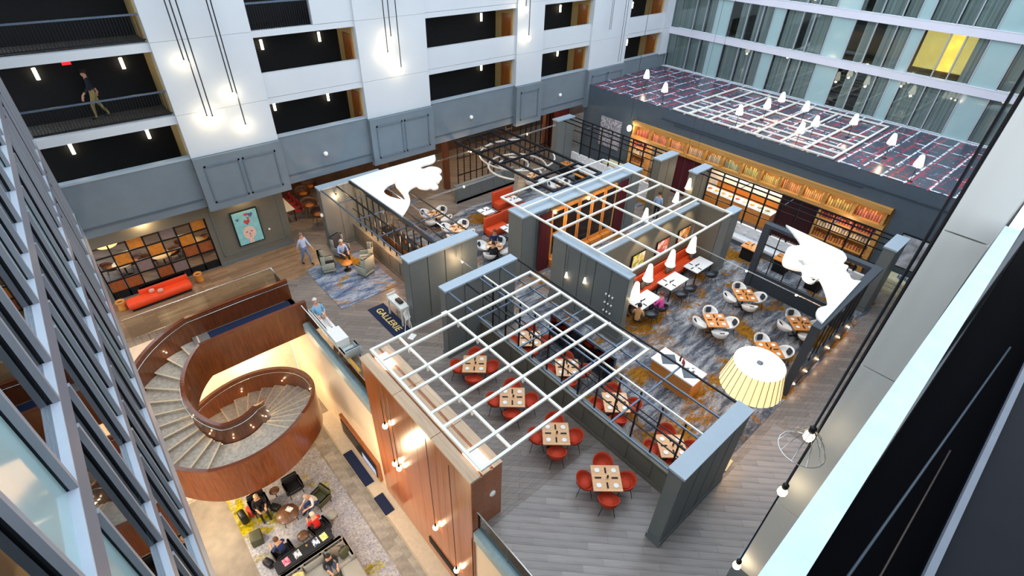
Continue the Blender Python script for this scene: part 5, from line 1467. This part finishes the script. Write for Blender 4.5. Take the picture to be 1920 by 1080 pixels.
lounge_chair('dark green lounge chair holding the person in white', 2.3, 14.1, PI+.3, green_fab, LZ+.022, grp='black lobby chairs')
for x, y, m_, lb in ((2.32, 13.08, grey_fab, 'grey'), (1.08, 12.98, walnut, 'brown')):
    t = thing('drum_stool', 'round %s topped stool between the lobby chairs' % lb, 'stool', (x, y, LZ+.022)); MB().lathe([(.2,.4),(.23,.42),(.22,.46),(.02,.46)], 18).build('seat', m_, t)
    for k in range(3): a = 2*PI*k/3; MB().tube([(.15*math.cos(a),.15*math.sin(a),.4),(.2*math.cos(a),.2*math.sin(a),0)], .012, 5).build('leg', black_metal, t)
t = thing('side_table', 'small dark side table between two black lobby chairs', 'table', (.95, 15.6, LZ+.022)); MB().lathe([(.2,.46),(.21,.48),(.02,.48)], 14).build('table_top', walnut, t); MB().tube([(0,0,0),(0,0,.46)], .02, 6).build('pedestal', black_metal, t)
def suitcase(label, x, y, rz, m_, h=.6, nm='suitcase'):
    t = thing(nm, label, nm.replace('_',' '), (x, y, LZ+.022), rz); MB().soft((0,0,h/2+.04), (.26,.42,h), .06).build('body', m_, t)
    MB().tube([(.05,-.12,h),(.05,-.12,h+.12),(.05,.12,h+.12),(.05,.12,h)], .012, 5).build('handle', black_metal, t)
    for sy in (-.15,.15): MB().sph((0,sy,.03), .03, 6, 4).build('wheel', black, t)
suitcase('black upright suitcase left of the person in black', -.45, 15.35, .1, black_chair_m)
suitcase('small red bag between the suitcase and the person in black', -.12, 15.5, .0, M('red_bag', (190,40,36), .6), .35, 'travel_bag')
suitcase('black travel bag right of the person in black', .72, 15.0, .6, black_chair_m, .32, 'travel_bag')
suitcase('dark bag on the floor at the left end of the console', -.35, 12.95, .4, black_chair_m, .3, 'travel_bag')
t = thing('sofa', 'long grey sofa with cushions backing onto the black console', 'sofa', (.95, 11.4, LZ+.022))
MB().soft((0,-.1,.28), (2.5,.85,.32), .08).build('seat', grey_fab, t); MB().soft((0,.36,.55), (2.5,.2,.6), .08).build('backrest', grey_fab, t)
for sx in (-1.25,1.25): MB().soft((sx,-.05,.42), (.2,.95,.5), .07).build('armrest', grey_fab, t)
for i in range(3): MB().soft((-.82+.82*i,.2,.62), (.78,.18,.42), .08, 0, -.2).build('back_cushion', grey_fab, t)
b = MB(); b.box(-1.2,-.45,0,1.2,.4,.12); b.build('plinth', black, t)
MB().soft((1.0,-1.0,.28), (.7,1.0,.32), .08).build('chaise_seat', grey_fab, t)
for (x, y, m_, lb) in ((2.0, 11.2, green_fab, 'dark olive'), (1.75, 11.45, taupe_fab, 'taupe'), (.3, 11.45, M('yellow_print', (190,180,120), .9, var=.3), 'yellow patterned')):
    o = MB().soft((0,0,0), (.42,.16,.4), .07).build('cushion', m_, None, (x, y, LZ+.68)); o.rotation_euler = (-.5,0,random.uniform(-.6,.6)); tag(o, '%s cushion on the grey lobby sofa' % lb, 'cushion', 'sofa cushions')
# television, black panels on the lobby wall
t = thing('television', 'wood framed television in the beige lobby wall', 'television', (4.66, 14.75, -4.6))
b = MB(); b.box(-.1,-1.75,-.6,.04,1.75,.6); b.build('frame', copper_wood, t)
b = MB(); b.box(-.12,-1.6,-.45,-.1,1.6,.45); b.build('screen', black_chair_m, t)
b = MB(); b.box(-.125,-1.5,-.4,-.12,-.3,.0); b.build('picture', screen_m, t)
for i, (ya, yb) in enumerate(((13.3, 15.4), (11.6, 12.6))):
    b = MB(); b.box(3.98, ya, -5.34, 4.4, yb, -5.33+.02); tag(b.build('seat_pad', navy, None), '%s navy pad on the stone plinth below the copper wall' % ('longer upper','shorter lower')[i], 'pad')
b = MB(); b.box(4.58, 7.5, -4.6, 4.62, 9.2, -4.2); tag(b.build('wall_vent', black, None), 'long black slot in the base of the copper wall', 'vent')
for (x, y, e_) in ((-1.5, 16.5, 380), (2.6, 20.6, 300), (1.2, 9.2, 240), (-3.0, 13, 480), (3.9, 18.4, 110), (3.2, 12.0, 170), (-.9, 21.3, 260)):
    lamp('POINT', (x, y, LZ+3.4 if y < 16 else LZ+2.2), e_, (1,.76,.46), None, .3)  # added warm fill for the lobby, hanging free without fixtures

# =================================================================== PEOPLE
def person(label, loc, rz, pose, top, legs, hair, skin=(205,152,122), shoes=(30,28,30), s=1., lean=0.):
    """one skinned body; facing local +x"""
    V = []; R_ = []; E_ = []; reg = []
    def v(p, r, g, par=None):
        V.append(p); R_.append(r); reg.append(g)
        if par is not None: E_.append((par, len(V)-1))
        return len(V)-1
    sit = pose in ('sit', 'recline')
    hz = .5 if sit else .95
    def up(z, dx=0.):                       # torso leaning forward by lean
        return (math.sin(lean)*z+dx, 0, hz+math.cos(lean)*z)
    pel = v((0,0,hz), .14, 'l')
    sp1 = v(up(.2), .125, 't', pel); ch = v(up(.42), .15, 't', sp1); nk = v(up(.56), .058, 's', ch)
    h1 = v(up(.64, .02), .075, 's', nk); h2 = v(up(.75, .02), .092, 's', h1)
    ns = v((up(.68)[0]+.1, 0, up(.68)[2]), .016, 's', h1)
    for sy in (-1, 1):
        c = up(.47)
        sh = v((c[0], sy*.17, c[2]), .07, 't', ch)
        if pose == 'stand': el = v((c[0]-.03, sy*.24, c[2]-.28), .048, 't', sh); wr = v((c[0]+.08, sy*.25, c[2]-.52), .034, 's', el); dr = (.02, 0, -1)
        elif pose == 'walk': el = v((c[0]+.1*sy, sy*.23, c[2]-.27), .048, 't', sh); wr = v((c[0]+.26*sy+.08, sy*.24, c[2]-.48), .034, 's', el); dr = (.3, 0, -1)
        else: el = v((c[0]+.08, sy*.25, c[2]-.26), .048, 't', sh); wr = v((c[0]+.32, sy*.15, c[2]-.28), .034, 's', el); dr = (1, -.25*sy, -.15)
        d = Vector(dr).normalized(); w = Vector(V[wr])
        pm_ = v(tuple(w+d*.07), .036, 's', wr)
        side = Vector((0, 1, 0)) if abs(d.z) < .7 else Vector((1, 0, 0))
        for f, (off, ln) in enumerate(((-.03,.075),(-.01,.088),(.01,.083),(.03,.066))):
            b0 = Vector(V[pm_])+d*.035+side*off
            k1 = v(tuple(b0), .011, 's', pm_); k2 = v(tuple(b0+d*ln*.55+Vector((0,0,-.008))), .009, 's', k1); v(tuple(b0+d*ln+Vector((0,0,-.025))), .008, 's', k2)
        th = v(tuple(w+d*.04-side*.045*1), .012, 's', pm_); v(tuple(w+d*.085-side*.06), .01, 's', th)
        hp = v((0.0, sy*.095, hz-.03), .105, 'l', pel)
        if pose == 'sit': kn = v((.44, sy*.13, hz), .066, 'l', hp); an = v((.46, sy*.13, .1), .045, 'l', kn)
        elif pose == 'recline': kn = v((.42, sy*.12, hz+.1), .066, 'l', hp); an = v((.75, sy*.12, .36), .045, 'l', kn)
        elif pose == 'walk': kn = v((.12*sy+.05, sy*.1, .5), .066, 'l', hp); an = v((.22*sy-.04, sy*.1, .09), .045, 'l', kn)
        else: kn = v((.02, sy*.1, .5), .066, 'l', hp); an = v((0, sy*.1, .09), .045, 'l', kn)
        a = V[an]
        ft = v((a[0]+.08, a[1], a[2]-.045), .042, 'f', an); v((a[0]+.19, a[1], a[2]-.055), .034, 'f', ft)
    me = bpy.data.meshes.new('person'); me.from_pydata(V, E_, [])
    o = bpy.data.objects.new('tmp_body', me); COL.objects.link(o)
    sk = o.modifiers.new('skin', 'SKIN'); o.modifiers.new('sub', 'SUBSURF').levels = 1
    sk.use_smooth_shade = True
    if not me.skin_vertices: me.skin_vertices.new()
    for i, sv in enumerate(me.skin_vertices[0].data):
        sv.radius = (R_[i]*(.78 if reg[i] == 't' and i in (sp1, ch) else 1), R_[i]*(1.12 if i in (sp1, ch, pel) else 1)); sv.use_root = (i == pel)
    return dict(o=o, V=V, E=E_, reg=reg, label=label, loc=loc, rz=rz, cols=(top, legs, hair, skin, shoes), s=s, head=V[h2], face=V[h1])
PEOPLE = []
def add(*a, **k): PEOPLE.append(person(*a, **k))
add('person in white shirt and jeans sitting forward in the lobby', (2.1, 14.08, LZ+.022), PI+.25, 'sit', (216,212,206), (44,66,120), (176,150,130), lean=.45)
add('person in bright red top seen from behind in the lobby', (1.68, 12.92, LZ+.022), PI/2+.2, 'sit', (206,36,32), (60,56,54), (206,190,170), lean=.2)
add('person in black sitting with suitcases under the stair', (.25, 15.35, LZ+.022), -PI/2, 'sit', (24,24,28), (26,26,30), (190,160,120), lean=.15)
add('person in dark blue jacket in the black chair by the console', (.25, 12.85, LZ+.022), PI/2+.4, 'sit', (40,56,100), (40,38,40), (90,60,44), lean=.2)
add('person with dark hair sitting on the grey lobby sofa', (1.4, 11.25, LZ+.022), -PI/2, 'sit', (34,36,46), (70,80,110), (30,22,20), lean=.15)
add('person in light blue shirt seated among the wing chairs', (8.25, 21.95, .02), -1.5, 'sit', (150,176,220), (40,40,50), (190,176,166), lean=.15)
add('person in pale blue and white reclining on the white chaise', (5.25, 17.9, .1), -PI/2, 'recline', (130,180,210), (214,206,210), (214,206,200), lean=-.3)
add('person in pink shirt sitting at the near white alcove table', (17.25, 8.97, 0), PI/2, 'sit', (226,84,170), (60,60,70), (110,60,40), lean=.15)
add('person in tan jacket at the end of the near white alcove table', (15.75, 9.15, 0), .5, 'sit', (196,154,100), (50,46,44), (40,30,26), lean=.1)
add('person in rose top sitting on the banquette beside the bulb wall', (16.3, 10.45, 0), -PI/2, 'sit', (216,120,160), (60,60,70), (210,180,150), lean=.1)
add('person in light grey-blue top sitting on the banquette', (17.0, 10.5, 0), -PI/2, 'sit', (160,180,206), (60,60,70), (120,90,60), lean=.1)
add('person in navy suit facing the viewer at the round table', (14.95, 17.95, 0), -2.2, 'sit', (34,48,90), (34,40,60), (90,64,50), lean=.12)
add('person in black seen from behind at the round table', (14.05, 16.95, 0), .9, 'sit', (26,28,34), (30,30,36), (60,46,40), lean=.12)
add('standing waiter in blue shirt and dark trousers by the buffet pillar', (24.6, 14.6, 0), .3, 'stand', (150,180,220), (30,34,44), (60,44,36))
add('walking person in pale blue clothes near the left passage', (6.75, 22.9, 0), -1.2, 'walk', (170,186,214), (110,126,160), (120,100,90))
add('person in khaki trousers walking along the upper left corridor', (1.35, 25.75, 7.75), PI, 'walk', (24,28,42), (150,130,84), (40,30,26))
dg = bpy.context.evaluated_depsgraph_get(); dg.update()
MATC = {}
def pm_get(c, nm):
    k = (nm, c)
    if k not in MATC: MATC[k] = M('%s_%d_%d_%d' % ((nm,)+tuple(c)), c, .8 if nm != 'skin' else .6, var=.1, scale=14)
    return MATC[k]
for p in PEOPLE:
    o = p['o']; me = bpy.data.meshes.new_from_object(o.evaluated_get(dg)); bpy.data.objects.remove(o)
    t = thing('person', p['label'], 'person', p['loc'], p['rz'], 'people'); 
    top, legs, hair, skin, shoes = p['cols']
    me.materials.clear()
    order = ['t','l','s','f']
    for nm, c in (('top',top),('trousers',legs),('skin',skin),('shoe',shoes)): me.materials.append(pm_get(c, nm))
    segs = [(Vector(p['V'][a]), Vector(p['V'][b_]), p['reg'][a], p['reg'][b_]) for a, b_ in p['E']]
    for f in me.polygons:
        c = f.center; best = 9; g = 't'
        for (a, b_, ga, gb) in segs:
            d = b_-a; tt = max(0, min(1, (c-a).dot(d)/max(1e-9, d.length_squared))); q = (a+d*tt-c).length
            if q < best: best = q; g = ga if tt < .5 else gb
        f.material_index = order.index(g); f.use_smooth = True
    bo = bpy.data.objects.new('body', me); COL.objects.link(bo); bo.parent = t
    hx, hy, hz = p['head']; fx, fy, fz = p['face']
    b = MB()
    P = []; F = []; n = 12
    for i, e in enumerate((-.35, .0, .45, .9, 1.3, 1.57)):
        for k in range(n):
            a = 2*PI*k/n; low = -.25 if math.cos(a) < .3 else .25
            ee = max(e, low*1.2); P.append((hx-.012+.108*math.cos(ee)*math.cos(a), hy+.1*math.cos(ee)*math.sin(a), hz+.015+.115*math.sin(ee)))
    for i in range(5):
        for k in range(n): F.append((i*n+k, i*n+(k+1)%n, (i+1)*n+(k+1)%n, (i+1)*n+k))
    b.add(P, F, True); b.build('hair', pm_get(hair, 'hair'), t)
    b = MB()
    for sy in (-.033, .033): b.sph((fx+.088, fy+sy, fz+.055), .011, 6, 4)
    b.build('eyes', black, t)
    MB().sph((fx+.075, fy, fz-.025), .014, 6, 4, .4, .6, 1.6).build('mouth', pm_get((160,84,76), 'lips'), t)
    for sy in (-1, 1): MB().sph((fx+.0, fy+sy*.09, fz+.04), .022, 6, 4, 1.3, .8, .5).build('ear', pm_get(skin, 'skin'), t)
    if p['s'] != 1: t.scale = (p['s'],)*3
for o in list(bpy.data.objects):
    if '_used' in o.keys(): del o['_used']
